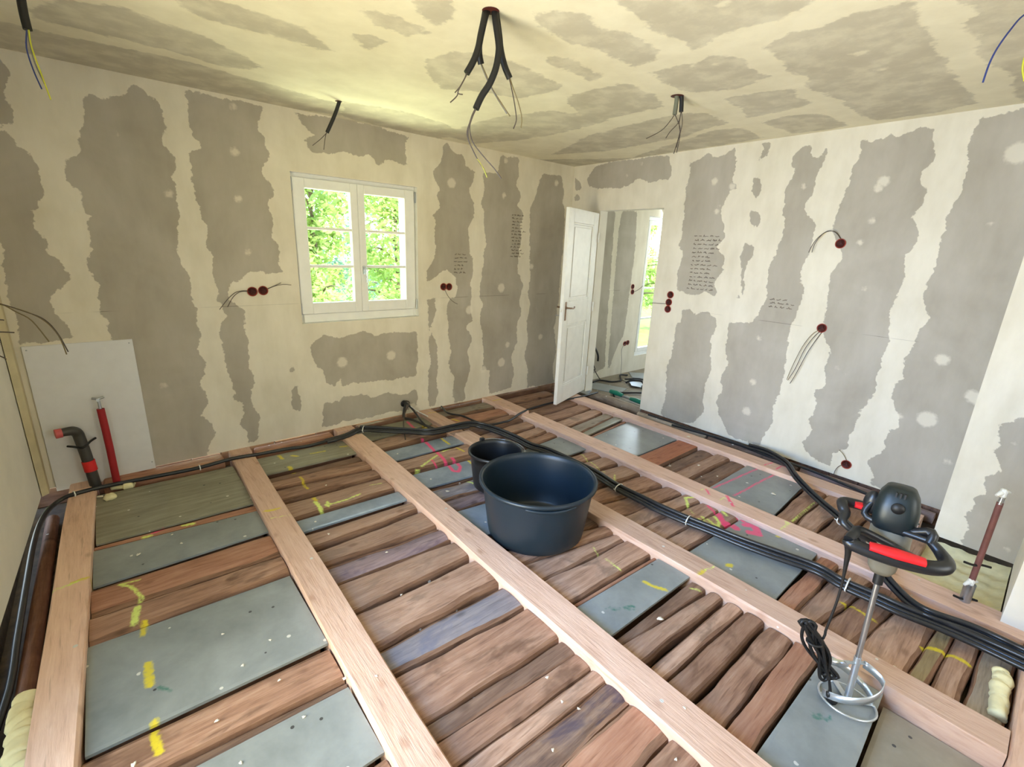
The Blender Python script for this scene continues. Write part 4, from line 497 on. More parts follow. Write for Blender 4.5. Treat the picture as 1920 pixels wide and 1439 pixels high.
# ================================================================ timber floor: joists, strips between them
WOOD = {
 'joist': mat_wood('planed_joist_timber', srgb(168, 128, 104), srgb(208, 170, 146), srgb(226, 194, 172), 0.6, 1.0, sat=0.95),
 'tan': mat_wood('tan_slab_wood', srgb(104, 72, 50), srgb(166, 126, 98), srgb(204, 168, 140), stain=srgb(124, 100, 84)),
 'brown': mat_wood('brown_slab_wood', srgb(88, 56, 38), srgb(148, 106, 78), srgb(188, 150, 120), stain=srgb(104, 74, 56)),
 'red': mat_wood('reddish_slab_wood', srgb(96, 52, 30), srgb(156, 102, 70), srgb(190, 142, 108)),
 'dark': mat_wood('dark_slab_wood', srgb(62, 42, 30), srgb(112, 82, 62), srgb(150, 118, 94)),
 'purple': mat_wood('violet_stained_slab_wood', srgb(70, 52, 50), srgb(136, 112, 112), srgb(176, 152, 148), stain=srgb(92, 76, 92)),
 'slate': mat_wood('blue_grey_stained_slab_wood', srgb(78, 70, 72), srgb(132, 124, 128), srgb(172, 160, 152), stain=srgb(104, 104, 120)),
 'bark': mat_wood('bark_streaked_slab_wood', srgb(40, 34, 40), srgb(112, 84, 66), srgb(168, 138, 112), stain=srgb(56, 52, 74)),
 'orange': mat_wood('orange_tongued_board_wood', srgb(128, 58, 16), srgb(176, 92, 36), srgb(200, 126, 66), 0.4),
 'grey_wood': mat_wood('greyed_slab_wood', srgb(84, 70, 58), srgb(142, 126, 106), srgb(176, 160, 138)),
 'olive_wood': mat_wood('olive_slab_wood', srgb(84, 68, 40), srgb(136, 116, 76), srgb(168, 150, 108)),
}
BARK = mat_wood('waney_bark_edge', srgb(60, 38, 24), srgb(122, 84, 56), srgb(160, 120, 88), 0.85)
BOARD = {
 'grey': mat_board('grey_fibre_cement', srgb(122, 126, 124), srgb(144, 148, 145), 0.32),
 'blue': mat_board('blue_grey_fibre_cement', srgb(118, 128, 138), srgb(142, 152, 162), 0.24),
 'olive': mat_board('olive_weathered_cement_board', srgb(118, 114, 96), srgb(156, 152, 132), 0.45, 0.6),
 'deep': mat_board('brownish_grey_fibre_cement', srgb(134, 126, 110), srgb(156, 147, 130), 0.4),  # own brownish grey of the sheet that lies lower
}
TONE = {'tan': 'tan waney-edged plank', 'brown': 'brown waney-edged plank', 'red': 'reddish brown plank', 'dark': 'narrow dark brown plank', 'purple': 'violet-stained round-backed plank', 'slate': 'blue-grey stained plank',
 'bark': 'blue-black streaked bark-edged plank', 'orange': 'orange-brown tongued board', 'grey_wood': 'greyed old plank', 'olive_wood': 'narrow olive-tinged plank', 'grey': 'grey fibre-cement sheet', 'blue': 'blue-grey shiny fibre-cement sheet', 'olive': 'olive weathered board', 'deep': 'brownish grey sunken sheet'}
ORD = ['first', 'second', 'third', 'fourth', 'fifth', 'sixth', 'seventh', 'eighth', 'ninth', 'tenth', 'eleventh', 'twelfth', 'thirteenth', 'fourteenth', 'fifteenth', 'sixteenth', 'seventeenth', 'eighteenth', 'nineteenth', 'twentieth', 'twenty-first', 'twenty-second', 'twenty-third', 'twenty-fourth', 'twenty-fifth', 'twenty-sixth']
BAY = {'A': 'bay right of the leftmost joist', 'B': 'bay right of the second joist', 'C': 'bay holding the tubs', 'D': 'bay crossed by the conduits', 'E': 'bay nearest the door wall'}
LAID = []
JX = [(-.366, -.234), (.546, .690), (1.364, 1.525), (2.203, 2.353), (3.004, 3.176), (3.872, 4.024)]
def jx(j, side, y): return JX[j][side] + (YB - y) * TJ
COLS = {'y': 'spray_yellow', 'l': 'spray_lime', 'p': 'spray_pink', 'g': 'pen_green'}
def spray(me, on_joist, loc):
    P = np.array([(v.co.x + loc[0], v.co.y + loc[1]) for v in me.vertices]); lo = P.min(0) - .05; hi = P.max(0) + .05
    acc = {}
    for c, w, q, j in STROKES:
        Q = np.array(q)
        if (Q.max(0) < lo).any() or (Q.min(0) > hi).any(): continue
        if on_joist and not j: continue
        d = np.full(len(P), 9.0)
        for i in range(len(Q) - 1): d = np.minimum(d, seg_dist(P, Q[i], Q[i + 1]))
        v = np.clip(0.62 + (w * .85 - d) / 0.022, 0, 1); k = COLS[c]; acc[k] = np.maximum(acc.get(k, 0), v)
    for k, v in acc.items():
        if v.max() > 0.05: fattr(me, k, v)
def wob(rn, n, amp, k=4):
    ph = [(rn.uniform(0, 6.28), rn.uniform(.4, 2.3), rn.uniform(.3, 1)) for _ in range(k)] + [(rn.uniform(0, 6.28), rn.uniform(4, 9), .16)]
    return [amp * sum(a * math.sin(p + f * 2 * PI * i / n) for p, f, a in ph) / k * 1.6 for i in range(n + 1)]
def plank(name, xa, xb, ya, yb_, yc, yd, mats, rn, flat, ztop, thick, wave, round_=0.3):
    """strip spanning a bay: far edge ya(left)->yb_(right), near edge yc->yd; its own thickness and waney edges"""
    L = xb - xa; nx = max(8, int(L / .013)); far = wob(rn, nx, wave); near = wob(rn, nx, wave)
    wavg = ((ya - yc) + (yb_ - yd)) / 2
    nt = max(4, int(abs(wavg) / .014)); ox, oy = (xa + xb) / 2, (ya + yd) / 2
    vs = []; side = min(.03, thick) if not flat else 0.0
    sl_f = rn.uniform(.1, .5) * side; sl_n = rn.uniform(.3, .9) * side
    zt = wob(rn, nx, 0.002 if not flat else 0.0003)
    wn_ = rn.uniform(.04, .15) * abs(wavg) if not flat else 0; wf_ = rn.uniform(.0, .08) * abs(wavg) if not flat else 0; wv = wob(rn, nx, .5)
    for i in range(nx + 1):
        t = i / nx; x = xa + L * t; f = ya + (yb_ - ya) * t + far[i]; n_ = yc + (yd - yc) * t + near[i]
        m = (f + n_) / 2
        if f - n_ < .008: f, n_ = m + .004, m - .004
        f0, n0 = f, n_; q_ = max(.3, 1 + wv[i]); f -= wf_ * q_; n_ += wn_ * q_
        e1, e2 = (.002, .006) if thick > .03 else (0, 0); d1, d2 = (.012, .03) if thick > .03 else (thick * .3, thick * .6)
        row = [(x, f0 + e2, ztop - thick), (x, f0 + e2, ztop - d2), (x, f0 + e1, ztop - d1)]
        for k in range(nt + 1):
            s = k / nt; c = 2 * s - 1; z = ztop + zt[i] - round_ * .018 * abs(c) ** 3 * (0 if flat else 1) - (0.002 if flat and k in (0, nt) else 0)
            row.append((x, f + (n_ - f) * s, z))
        row += [(x, n0 - e1, ztop - d1), (x, n0 - e2, ztop - d2), (x, n0 - e2, ztop - thick)]
        vs += row
    m_ = nt + 7; fs = []; mi = []
    for i in range(nx):
        for k in range(m_ - 1):
            fs.append((i * m_ + k, i * m_ + k + 1, (i + 1) * m_ + k + 1, (i + 1) * m_ + k)); mi.append(1 if (k < 3 or k >= m_ - 4) else 0)
        fs.append((i * m_ + m_ - 1, i * m_, (i + 1) * m_, (i + 1) * m_ + m_ - 1)); mi.append(1)
    fs.append(tuple(range(m_ - 1, -1, -1))); mi.append(1); fs.append(tuple(nx * m_ + k for k in range(m_))); mi.append(1)
    me = bpy.data.meshes.new(name); me.from_pydata([(a - ox, b_ - oy, c - ztop) for a, b_, c in vs], [], fs)
    for mm in mats: me.materials.append(mm)
    me.polygons.foreach_set('material_index', mi); me.polygons.foreach_set('use_smooth', [False for q in mi]); me.update()
    o = bpy.data.objects.new(name, me); C.objects.link(o); o.location = (ox, oy, ztop); spray(me, False, (ox, oy)); return o
EXTRA = {'A': [(1.02, 1.03, .60, .61, 'grey'), (.58, .58, .42, .43, 'brown')],
         'B': [(.44, .42, .32, .30, 'tan'), (.29, .27, .16, .15, 'brown'), (.13, .12, .0, -.02, 'tan')],
         'C': [(.085, .105, -.215, -.215, 'deep')], 'D': [(-.1, -.12, -.215, -.215, 'grey_wood')], 'E': [(.545, .53, .43, .40, 'brown'), (.415, .38, .31, .30, 'dark')]}
rn = random.Random(11)
for bi, bay in enumerate('ABCDE'):
    for n, (a, b_, c, d, ty) in enumerate(PLANKS[bay] + EXTRA[bay]):
        sheet = ty in BOARD
        w = ((a - c) + (b_ - d)) / 2; xa, xb = jx(bi, 1, (a + c) / 2) + .003, jx(bi + 1, 0, (b_ + d) / 2) - .003
        z = -.036 + (rn.uniform(-.008, .006) if not sheet else rn.uniform(-.004, .003))
        if ty == 'deep': z = -.09
        if ty == 'dark': z -= .010
        if w < .05: z -= .012
        if bay == 'D' and n > 16: z -= .018
        wave = 0.0 if sheet or ty == 'orange' or w < .05 else min(.0085, w * .07)
        if bay == 'A' and not sheet: wave *= .35
        th = .014 if sheet else .075
        mats = [BOARD[ty]] * 2 if sheet else [WOOD[ty], BARK]
        o = plank('cement_sheet' if sheet else 'plank', xa, xb, a, b_, c, d, mats, rn, sheet or ty == 'orange', z, th, wave, {'purple': 1.1, 'bark': .9, 'slate': .5}.get(ty, rn.uniform(.1, .45)))
        tag(o, '%s, %s strip from window wall, %s' % (TONE[ty], ORD[n], BAY[bay]), 'sheet' if sheet else 'plank', 'strips laid in the ' + BAY[bay])
        LAID.append((bi, bay, n, a, b_, c, d, xa, xb, sheet))
# timber bearers that carry the thin sheets
def bearers():
    for bi, bay in enumerate('ABCDE'):
        L = [q for q in PLANKS[bay] + EXTRA[bay] if q[4] in BOARD and q[4] != 'deep']
        for q in L:
            y0, y1 = min(q[2], q[3]) + .02, max(q[0], q[1]) - .02
            xa, xb = jx(bi, 1, y0) + .02, jx(bi + 1, 0, y0) - .02
            yield bay, (xa, y0, xb, y1)
b = MB()
for bay, (x0, y0, x1, y1) in bearers():
    n = max(1, int((y1 - y0) / .16)); h = (y1 - y0) / n
    for i in range(n): b.box((x0, y0 + i * h + .01, -.14), (x1, y0 + (i + 1) * h - .01, -.058), bev=.006)
struct(b.build('trim_5', M_OLD))

def joist(j, y0, y1, notches, label, seed, depth=.14, thing='joist'):
    rn = random.Random(seed); n = int((y1 - y0) / .015); nt = 9
    le = wob(rn, n, .006, 6); re = wob(rn, n, .006, 6); ys = [y0 + (y1 - y0) * i / n for i in range(n + 1)]
    fs = []; vs = []; mi = []
    zt = []
    for y in ys:
        zt.append(-.038 if any(a < y < b_ for a, b_ in notches) else 0.0)
    for i, y in enumerate(ys):
        xa = jx(j, 0, y) + le[i]; xb = jx(j, 1, y) + re[i]; z = zt[i]; ch = .006 + .005 * math.sin(y * 5 + seed)
        ch2 = .006 + .006 * math.sin(y * 3.3 + seed * 2)
        row = [(xa, y, -depth), (xa, y, (-depth + z) / 2), (xa, y, z - ch)]
        for k in range(nt + 1): row.append((xa + ch * .7 + (xb - xa - ch * .7 - ch2 * .7) * k / nt, y, z))
        row += [(xb, y, z - ch2), (xb, y, (-depth + z) / 2), (xb, y, -depth)]; vs += row
    m_ = nt + 7
    for i in range(n):
        for k in range(m_ - 1): fs.append((i * m_ + k, i * m_ + k + 1, (i + 1) * m_ + k + 1, (i + 1) * m_ + k)); mi.append(0)
    fs.append(tuple(range(m_ - 1, -1, -1))); fs.append(tuple(n * m_ + k for k in range(m_))); mi += [0, 0]
    ox, oy = (jx(j, 0, y0) + jx(j, 1, y0)) / 2, (y0 + y1) / 2
    # grain runs along local X, so the object is turned a quarter
    me = bpy.data.meshes.new(thing); me.from_pydata([((b_ - oy), -(a - ox), c) for a, b_, c in vs], [], [tuple(reversed(f)) if False else f for f in fs]); me.materials.append(WOOD['joist']); me.polygons.foreach_set('use_smooth', [False] * len(fs)); me.update()
    P = np.array([(a, b_) for a, b_, c in vs])
    acc = {}
    for c, w, q, jj in STROKES:
        if not jj: continue
        Q = np.array(q); d = np.full(len(P), 9.0)
        for i in range(len(Q) - 1): d = np.minimum(d, seg_dist(P, Q[i], Q[i + 1]))
        v = np.clip(0.62 + (w * .85 - d) / 0.022, 0, 1); k = COLS[c]; acc[k] = np.maximum(acc.get(k, 0), v)
    for k, v in acc.items():
        if v.max() > .05: fattr(me, k, v)
    o = bpy.data.objects.new(thing, me); C.objects.link(o); o.location = (ox, oy, 0); o.rotation_euler = (0, 0, PI / 2)
    return tag(o, label, 'joist', 'pale floor joists')
joist(0, -1.3, 3.96, [(3.775, 3.83)], 'pale floor joist at the far left, along the left wall', 1)
joist(1, -1.3, 3.96, [(3.735, 3.85)], 'pale floor joist running up to the wall left of the window', 2)
joist(2, -1.3, 3.96, [(3.72, 3.86)], 'pale floor joist passing left of the big black tub', 3)
joist(3, -.222, 3.96, [(3.27, 3.38)], 'pale floor joist passing behind the tubs and under the mixer cord', 4)
joist(4, -.222, 3.96, [(3.285, 3.37)], 'pale floor joist passing between tubs and door wall, behind the mixer', 5)
joist(5, .30, 3.62, [], 'pale floor joist nearest the door wall', 6)
b = MB(); b.box((1.56, -.40, -.14), (2.985, -.226, .0), bev=.008)
tag(b.build('trimmer_beam', WOOD['joist'], origin=(2.2, -.3, -.14)), 'pale cross beam at the right edge where two joists end', 'beam')
# rough boards lying along the walls
for k, (x0, x1, y0, z) in enumerate(((-.20, .50, 3.84, -.012), (.72, 1.33, 3.86, -.02), (1.56, 2.02, 3.90, -.012), (2.33, 2.98, 3.92, -.02), (3.17, 3.85, 3.92, -.01))):
    b = MB(); w = (3.965 - y0); nb_ = 3 + k % 2
    b.box((x0, y0, -.13), (x1, y0 + w, z), bev=.01)
    tag(b.build('edge_board', WOOD['red'] if k < 2 else M_OLD, origin=((x0 + x1) / 2, y0, -.13)), ['dark red-brown board below the white panel by the left pipes', 'dark brown board below the wall left of the window', 'dark brown board under the pipe hole in the window wall', 'dark brown board below the wall right of the pipe hole', 'brown board below the wall behind the open door'][k], 'board', 'boards along the window wall')
LOGW = [mat_wood('weathered_log_grey', srgb(84, 70, 58), srgb(142, 126, 106), srgb(176, 160, 138), along='y'), mat_wood('weathered_log_dark', srgb(56, 42, 34), srgb(104, 82, 68), srgb(140, 118, 100), along='y'), mat_wood('weathered_log_violet', srgb(62, 46, 42), srgb(120, 98, 92), srgb(160, 136, 126), along='y'), mat_wood('trench_red', srgb(60, 30, 16), srgb(104, 62, 38), srgb(140, 96, 66), along='y')]
for k, (y0, y1, c) in enumerate(((1.92, 2.70, 0), (1.12, 1.90, 1), (.26, 1.10, 2))):
    b = MB(); n = 10; a_ = []
    b.tube([(xr(y0) - .065, y0, -.055), (xr((y0 + y1) / 2) - .06, (y0 + y1) / 2, -.05), (xr(y1) - .062, y1, -.055)], .04, 10, 6)
    tag(b.build('edge_timber', LOGW[c], origin=(xr(y0) - .06, (y0 + y1) / 2, -.06)), ['round grey timber along the door wall nearest the doorway', 'round dark timber along the middle of the door wall', 'round violet-brown timber along the door wall behind the mixer'][k], 'timber', 'round timbers along the door wall')
# trench beside the left wall
b = MB(); b.tube([(-.455, 1.2, -.10), (-.455, 2.4, -.095), (-.45, 3.7, -.1)], .032, 10, 4); tag(b.build('trench_timber', LOGW[3], origin=(-.455, 2.4, -.13)), 'dark red timber in the gap left of the leftmost joist', 'timber')
# ================================================================ small materials
M_TUB = mat_plain('tub_plastic', srgb(22, 36, 45), 0.42, var=0.12, scale=5)
M_PAIL = mat_plain('pail_plastic', srgb(24, 26, 29), 0.4, var=0.1)
M_FOAM = mat_plain('yellow_foam', srgb(226, 217, 172), 0.9, var=0.08, scale=22, bump=0.35)
M_REDP = mat_plain('red_pipe_insulation', srgb(150, 18, 24), 0.6, var=0.1)
M_REDB = mat_plain('red_ring', srgb(205, 30, 26), 0.5)
M_HT = mat_plain('dark_drain_pipe', srgb(58, 56, 52), 0.45)
M_PINK = mat_plain('pink_cap', srgb(200, 90, 90), 0.5)
M_CUP = mat_plain('red_socket_cup', srgb(150, 52, 36), 0.55, var=0.2)
M_CUPD = mat_plain('socket_cup_inside', srgb(70, 22, 16), 0.6, var=0.3)
M_COND = mat_plain('black_conduit', srgb(34, 35, 38), 0.33, var=0.2, scale=30)
M_TIE = mat_plain('white_cable_tie', srgb(225, 225, 220), 0.4)
M_WIRE = {'dark': mat_plain('grey_brown_wire', srgb(70, 60, 52), 0.5), 'blue': mat_plain('blue_wire', srgb(40, 56, 120), 0.45), 'yellow': mat_plain('yellow_green_wire', srgb(190, 190, 50), 0.45), 'grey': mat_plain('grey_wire', srgb(120, 118, 112), 0.5), 'olive': mat_plain('olive_wire', srgb(110, 96, 60), 0.5)}
M_RED = mat_plain('red_grip', srgb(215, 26, 34), 0.45)
M_GREEN = mat_plain('dark_green_housing', srgb(13, 26, 28), 0.45, var=0.15)
M_BEIGE = mat_plain('beige_gearbox', srgb(122, 116, 100), 0.45)
M_CHIP = mat_plain('plaster_chip', srgb(228, 222, 205), 0.8)
M_RUST = mat_plain('rusty_pipe', srgb(112, 70, 66), 0.55, var=0.3)

# ================================================================ tubs
def tub(x, y, z0, h, R, rb, name, label, mat, wall=.006, rim=.018, bail=False):
    e = empty(name, (x, y, z0), label, 'tub' if R > .3 else 'bucket')
    b = MB(); m = Matrix.Translation((x, y, z0)); k = lambda t: rb + (R - rim - rb) * t
    prof = [(0, .004), (rb * .55, .004), (rb * .6, .0), (rb - .012, .0), (rb, .012)] + [(k(t), h * t) for t in (.15, .4, .7, .93)] + [(R - rim - .002, h - .02), (R - .004, h - .022), (R, h - .016), (R, h - .004), (R - .006, h), (R - rim + .002, h - .001), (R - rim - wall, h - .010)]
    prof += [(k(t) - wall, h * t) for t in (.9, .6, .3, .08)] + [(rb - wall - .01, .012), (0, .012)]
    b.lathe(prof, 64, m); b.build('body', mat, e, origin=(x, y, z0))
    if not bail:
        for a0 in (-2.1, 1.04):   # moulded finger grips below the rim
            g = MB(); pts = [(x + (R - rim + .005) * math.cos(a0 + d), y + (R - rim + .005) * math.sin(a0 + d), z0 + h - .028 - .012 * math.cos(d * 3)) for d in np.linspace(-.42, .42, 12)]
            g.tube(pts, .009, 8, 2); g.build('grip', mat, e, origin=(x, y, z0))
    if bail:
        for s in (1, -1):
            g = MB(); a = bail + (0 if s > 0 else PI); g.box((-.012, -.018, -.03), (.012, .018, .016), m=Matrix.Translation((x + R * math.cos(a), y + R * math.sin(a), z0 + h + .002)) @ Matrix.Rotation(a, 4, 'Z'), bev=.005); g.build('ear', mat, e, origin=(x, y, z0))
        g = MB(); d1 = Vector((math.cos(bail), math.sin(bail), 0)); d2 = Vector((math.sin(bail), -math.cos(bail), 0)); c = Vector((x, y, z0 + h))
        pts = [c + d1 * (R + .012) * math.cos(t) + (d2 * .99 + Vector((0, 0, -.04))) * (R + .012) * math.sin(t) for t in np.linspace(0, PI, 22)]
        g.tube(pts, .0028, 6, 1); g.build('bail', M_STEEL, e, origin=(x, y, z0))
    return e
tub(1.782, 1.786, -.032, .349, .348, .285, 'mortar_tub', 'large round black mortar tub on the planks in mid-room', M_TUB)
tub(1.915, 2.352, -.028, .275, .193, .151, 'bucket', 'small black bucket with wire handle, behind the large tub', M_PAIL, rim=.012, bail=1.45)

# ================================================================ mortar mixer
A0 = Vector((1.957, .200, -.032)); A1 = Vector((2.062, .235, .87)); ax = (A1 - A0).normalized()
mx = empty('mortar_mixer', tuple(A0), 'black and red electric mortar mixer standing on its steel paddle', 'mixer')
q = Vector((0, 0, 1)).rotation_difference(ax); fr = Vector((-.95, -.15, 0)); fr = (fr - ax * fr.dot(ax)).normalized(); sd_ = ax.cross(fr).normalized()
MX = Matrix((sd_, fr, ax)).transposed().to_4x4(); MX.translation = A0    # local: x along the grips, y to the viewer, z up the shaft
O = tuple(A0)
def X(p): return MX @ Vector(p)
b = MB(); b.tube([X((0, 0, .02)), X((0, 0, .50))], .0095, 10, 1); b.build('shaft', M_STEEL, mx, origin=O)
b = MB(); b.tube([X((0, 0, .50)), X((0, 0, .545))], .016, 12, 1); b.build('chuck', M_RUBBER, mx, origin=O)
M_GALV = mat_plain('galvanised_steel', srgb(205, 212, 218), .34, .85, var=.06)
pd = MB(); R_ = .094       # paddle: lower ring, helical blades
ring = [X((R_ * math.cos(a), R_ * math.sin(a), .0)) for a in np.linspace(0, 2 * PI, 33)]; pd.tube(ring, .0045, 8, 1)
def blade(a0, s, z0, z1, w):
    vs = []; n = 18
    for i in range(n + 1):
        t = i / n; a = a0 + s * t * 3.4; r = R_ * (.96 if t < .8 else .96 - (t - .8) * 3.2) ; z = z0 + (z1 - z0) * t
        for dr, dz in ((0, 0), (.0025, 0), (.0025, w), (0, w)):
            vs.append(X(((r + dr) * math.cos(a), (r + dr) * math.sin(a), z + dz)))
    fs = []
    for i in range(n):
        for k in range(4): k2 = (k + 1) % 4; fs.append((i * 4 + k, i * 4 + k2, i * 4 + 4 + k2, i * 4 + 4 + k))
    fs += [(3, 2, 1, 0), tuple(n * 4 + k for k in range(4))]
    pd.add(vs, fs, 0, True)
blade(2.6, -1, .0, .145, .030); blade(2.6 + PI, -1, .0, .145, .030)
for a in (2.6, 2.6 + PI, 2.6 + PI / 2): pd.box((0, -.010, -.0015), (R_, .010, .0015), m=MX @ Matrix.Rotation(a, 4, 'Z') @ Matrix.Translation((0, 0, .004)))
for a in (2.6 - 3.4, 2.6 + PI - 3.4): pd.box((0, -.007, -.0015), (R_ * .5, .007, .0015), m=MX @ Matrix.Rotation(a, 4, 'Z') @ Matrix.Translation((0, 0, .165)))
pd.tube([X((0, 0, -.004)), X((0, 0, .19))], .012, 10, 1); pd.build('paddle', M_GALV, mx, origin=O)
b = MB(); b.lathe([(0, .545), (.030, .545), (.042, .565), (.046, .60), (.058, .612), (.062, .66), (.061, .724), (0, .724)], 28, MX); b.build('gearbox', M_BEIGE, mx, origin=O)
b = MB(); b.lathe([(0, .722), (.056, .722), (.062, .732), (.065, .78), (.064, .812), (.056, .850), (.042, .876), (.036, .88), (0, .882)], 36, MX, sq=(3.4, 1.0, 1.08)); mot = b.build('motor_housing', M_GREEN, mx, origin=O)
b = MB()
for k in (-1, 0, 1): b.box((k * .012 - .0025, .044, .850), (k * .012 + .0025, .062, .868), m=MX)
b.build('vent', M_RUBBER, origin=O).parent = mot; bpy.data.objects[-1] if False else None
vent = [o for o in C.objects if o.name.startswith('vent')][-1]; vent.location = (0, 0, 0)
b = MB(); b.lathe([(0, 0), (.019, 0), (.019, .006), (0, .006)], 18, MX @ Matrix.Translation((0, .068, .815)) @ Matrix.Rotation(-PI / 2, 4, 'X')); bc = b.build('brush_cap', M_RUBBER, origin=O); bc.parent = mot; bc.location = (0, 0, 0)
b = MB(); b.lump(X((-.072, -.01, .79)), .026, 3, 8, .05, (.8, 1, 1.8)); b.build('switch_box', M_BLACK, mx, origin=O)
# handle frame, world points on the real frame
P1 = Vector((1.822, .302, .684)); P2 = Vector((1.900, .072, .676)); Q1 = Vector((2.045, .366, .712)); Q2 = Vector((2.15, .135, .70))
b = MB(); b.tube([P1, P1 * .93 + P2 * .07 + Vector((-.004, 0, -.012)), P1 * .5 + P2 * .5 + Vector((-.012, -.002, -.016)), P1 * .08 + P2 * .92 + Vector((-.002, 0, -.010)), P2 + Vector((.03, -.012, 0)), P2 + Vector((.075, .012, .012)), P2 + Vector((.085, .05, .04))], [.019, .022, .023, .024, .023, .018, .013], 12, 6); b.build('front_bar', M_BLACK, mx, origin=O)
b = MB(); b.tube([P1, P1 + Vector((.03, -.004, .012)), P1 + Vector((.085, -.018, .010)), X((.075, .03, .65))], [.017, .016, .014, .013], 10, 5); b.build('bracket', M_BLACK, mx, origin=O)
b = MB(); b.tube([P2 + Vector((.08, .045, .03)), P2 + Vector((.10, .06, .06)), X((-.072, .02, .66))], [.014, .014, .012], 10, 5); b.tube([P2 + Vector((.085, .05, .035)), X((-.075, .02, .74)), X((-.07, .0, .80))], [.012, .012, .010], 10, 5); b.build('bracket', M_BLACK, mx, origin=O)
b = MB(); b.tube([X((.078, .01, .63)), Q1 + Vector((-.09, -.03, -.05)), Q1 + Vector((-.05, -.003, -.015)), Q1 + Vector((-.035, .012, .0)), Q1 + Vector((.0, .012, .006)), Q1 * .6 + Q2 * .4 + Vector((.01, 0, .0)), Q1 * .2 + Q2 * .8, X((-.06, -.06, .69))], [.011, .012, .018, .019, .019, .019, .017, .013], 12, 5); b.build('rear_bar', M_BLACK, mx, origin=O)
def grip(a, b_, off, r, name='grip'):
    g = MB(); g.tube([a + off, (a + b_) / 2 + off + Vector((-.002, 0, .001)), b_ + off], [r * .8, r, r * .8], 12, 6, flat=.62); return tag(g.build(name, M_RED, mx, origin=O), 'red soft grip')
grip(P1 * .76 + P2 * .24, P1 * .16 + P2 * .84, Vector((-.015, -.002, .008)), .0255)
grip(Q1 * .93 + Q2 * .07, Q1 * .45 + Q2 * .55, Vector((-.010, 0, .010)), .0215)
b = MB(); b.box((-.014, -.016, -.012), (.05, .012, .010), m=Matrix.Translation(P1 * .3 + P2 * .7 + Vector((.02, 0, -.028))) @ Matrix.Rotation(-1.25, 4, 'Z'), bev=.005); tag(b.build('trigger', M_RED, mx, origin=O), 'red trigger switch')
b = MB(); cpts = [P1 + Vector((.0, .004, -.004))] + [Vector(p) for p in LN['cord'][1:]]; b.tube(cpts, [.013, .010, .007] + [.0042] * (len(cpts) - 3), 8, 4); b.build('cord', M_RUBBER, mx, origin=O)
b = MB(); hk = [Vector(p) for p in LN['hank']]; h0, h1 = hk[0], Vector(LN['plug'][1]); dirv = (h1 - h0)
side = Vector((.762, -.646, 0))
for k in range(6):
    o1 = side * (.026 * math.cos(k * 1.1) + .002) + Vector((-.6, -.7, 0)) * (.012 * math.sin(k * 1.7)); o2 = -o1 + side * .004
    pts = []
    for t in np.linspace(0, 1, 9):
        bul = math.sin(PI * min(1, t * 1.02)) ; pts.append(h0 + dirv * (t * (.97 - .02 * k)) + o1 * (bul * .9 + .25) * (1.1 if k % 2 else .8) + side * .01 * math.sin(t * 5 + k))
    back_ = [p + o2 * 1.2 for p in reversed(pts)]
    b.tube(pts + [pts[-1] + Vector((0, 0, -.012)) + o2 * .5] + back_ + [h0 + o2 * .4 + Vector((0, 0, .014)), pts[0]], .0060, 7, 2)
b.tube([h0 + dirv * .32 + side * (.024 * math.cos(a)) + Vector((-.65, -.75, 0)) * .022 * math.sin(a) for a in np.linspace(0, 2 * PI, 14)], .005, 7, 1)
b.tube([Vector(LN['cord'][-1]), Vector(LN['cord'][-1]) + Vector((-.004, 0, -.03)), h0 + dirv * .3], .0045, 7, 2)
b.build('cord_hank', M_RUBBER, mx, origin=O)
pl = [Vector(p) for p in LN['plug']]; b = MB(); b.tube([pl[1], pl[2] + Vector((0, 0, .012)), pl[2], pl[2] * .55 + pl[3] * .45 + Vector((0, 0, .012)), pl[3] + Vector((0, 0, .028))], [.0045, .006, .012, .016, .019], 10, 3); b.build('plug', M_RUBBER, mx, origin=O)

# ================================================================ conduits
def conduit(name, pts, r, label, group, mat=None, sub=4, cat='conduit'):
    b = MB(); b.tube(pts, r, 10, sub); c = pts[len(pts) // 2]; return tag(b.build(name, mat or M_COND, origin=c), label, cat, group)
def offset(pts, d, dz):
    P = [Vector(p) for p in pts]; out = []
    for i, p in enumerate(P):
        t = (P[min(i + 1, len(P) - 1)] - P[max(i - 1, 0)]); t.z = 0; n = Vector((-t.y, t.x, 0)).normalized(); out.append(p + n * d * (1 + .12 * math.sin(i * 1.7 + d * 90)) + Vector((0, 0, dz)))
    return out
R1 = LN['run1']; G1 = 'black conduits of the long bundle across the floor'
conduit('conduit', offset(R1, 0, .012), .0135, 'long black conduit from the left trench along the window wall and across the floor', G1)
for k, (d, dz, lab) in enumerate(((.027, .008, 'black conduit on the right flank of the bundle crossing the floor'), (-.026, .009, 'black conduit on the left flank of the bundle crossing the floor'), (.013, .032, 'black conduit riding on top of the bundle crossing the floor'))):
    conduit('conduit', offset(R1[17 if k < 2 else 19:], d, dz), .0125, lab, G1)
R2 = LN['run2']
for k, (d, dz, lab) in enumerate(((.0, .012, 'black conduit leaving the door wall toward the mixer, lower one'), (.023, .014, 'black conduit leaving the door wall toward the mixer, inner one'), (.012, .034, 'black conduit leaving the door wall toward the mixer, upper one'))):
    conduit('conduit', offset(R2[0 if k == 0 else 2:], d - .004, dz + .004), .0115, lab, 'black conduits coming from the door wall')
conduit('conduit', offset(LN['run3'], 0, .012), .011, 'thin black conduit from behind the open door to the bundle', 'feeder conduits')
conduit('conduit', offset(LN['run4'], 0, .012), .010, 'thin black conduit from the window wall just right of the pipe hole', 'feeder conduits')
conduit('conduit', LN['run5'], .012, 'black conduit bending down out of the hole in the window wall', 'feeder conduits')
conduit('conduit', LN['run6'], .010, 'black conduit arching from the wall hole over the joist end', 'feeder conduits')
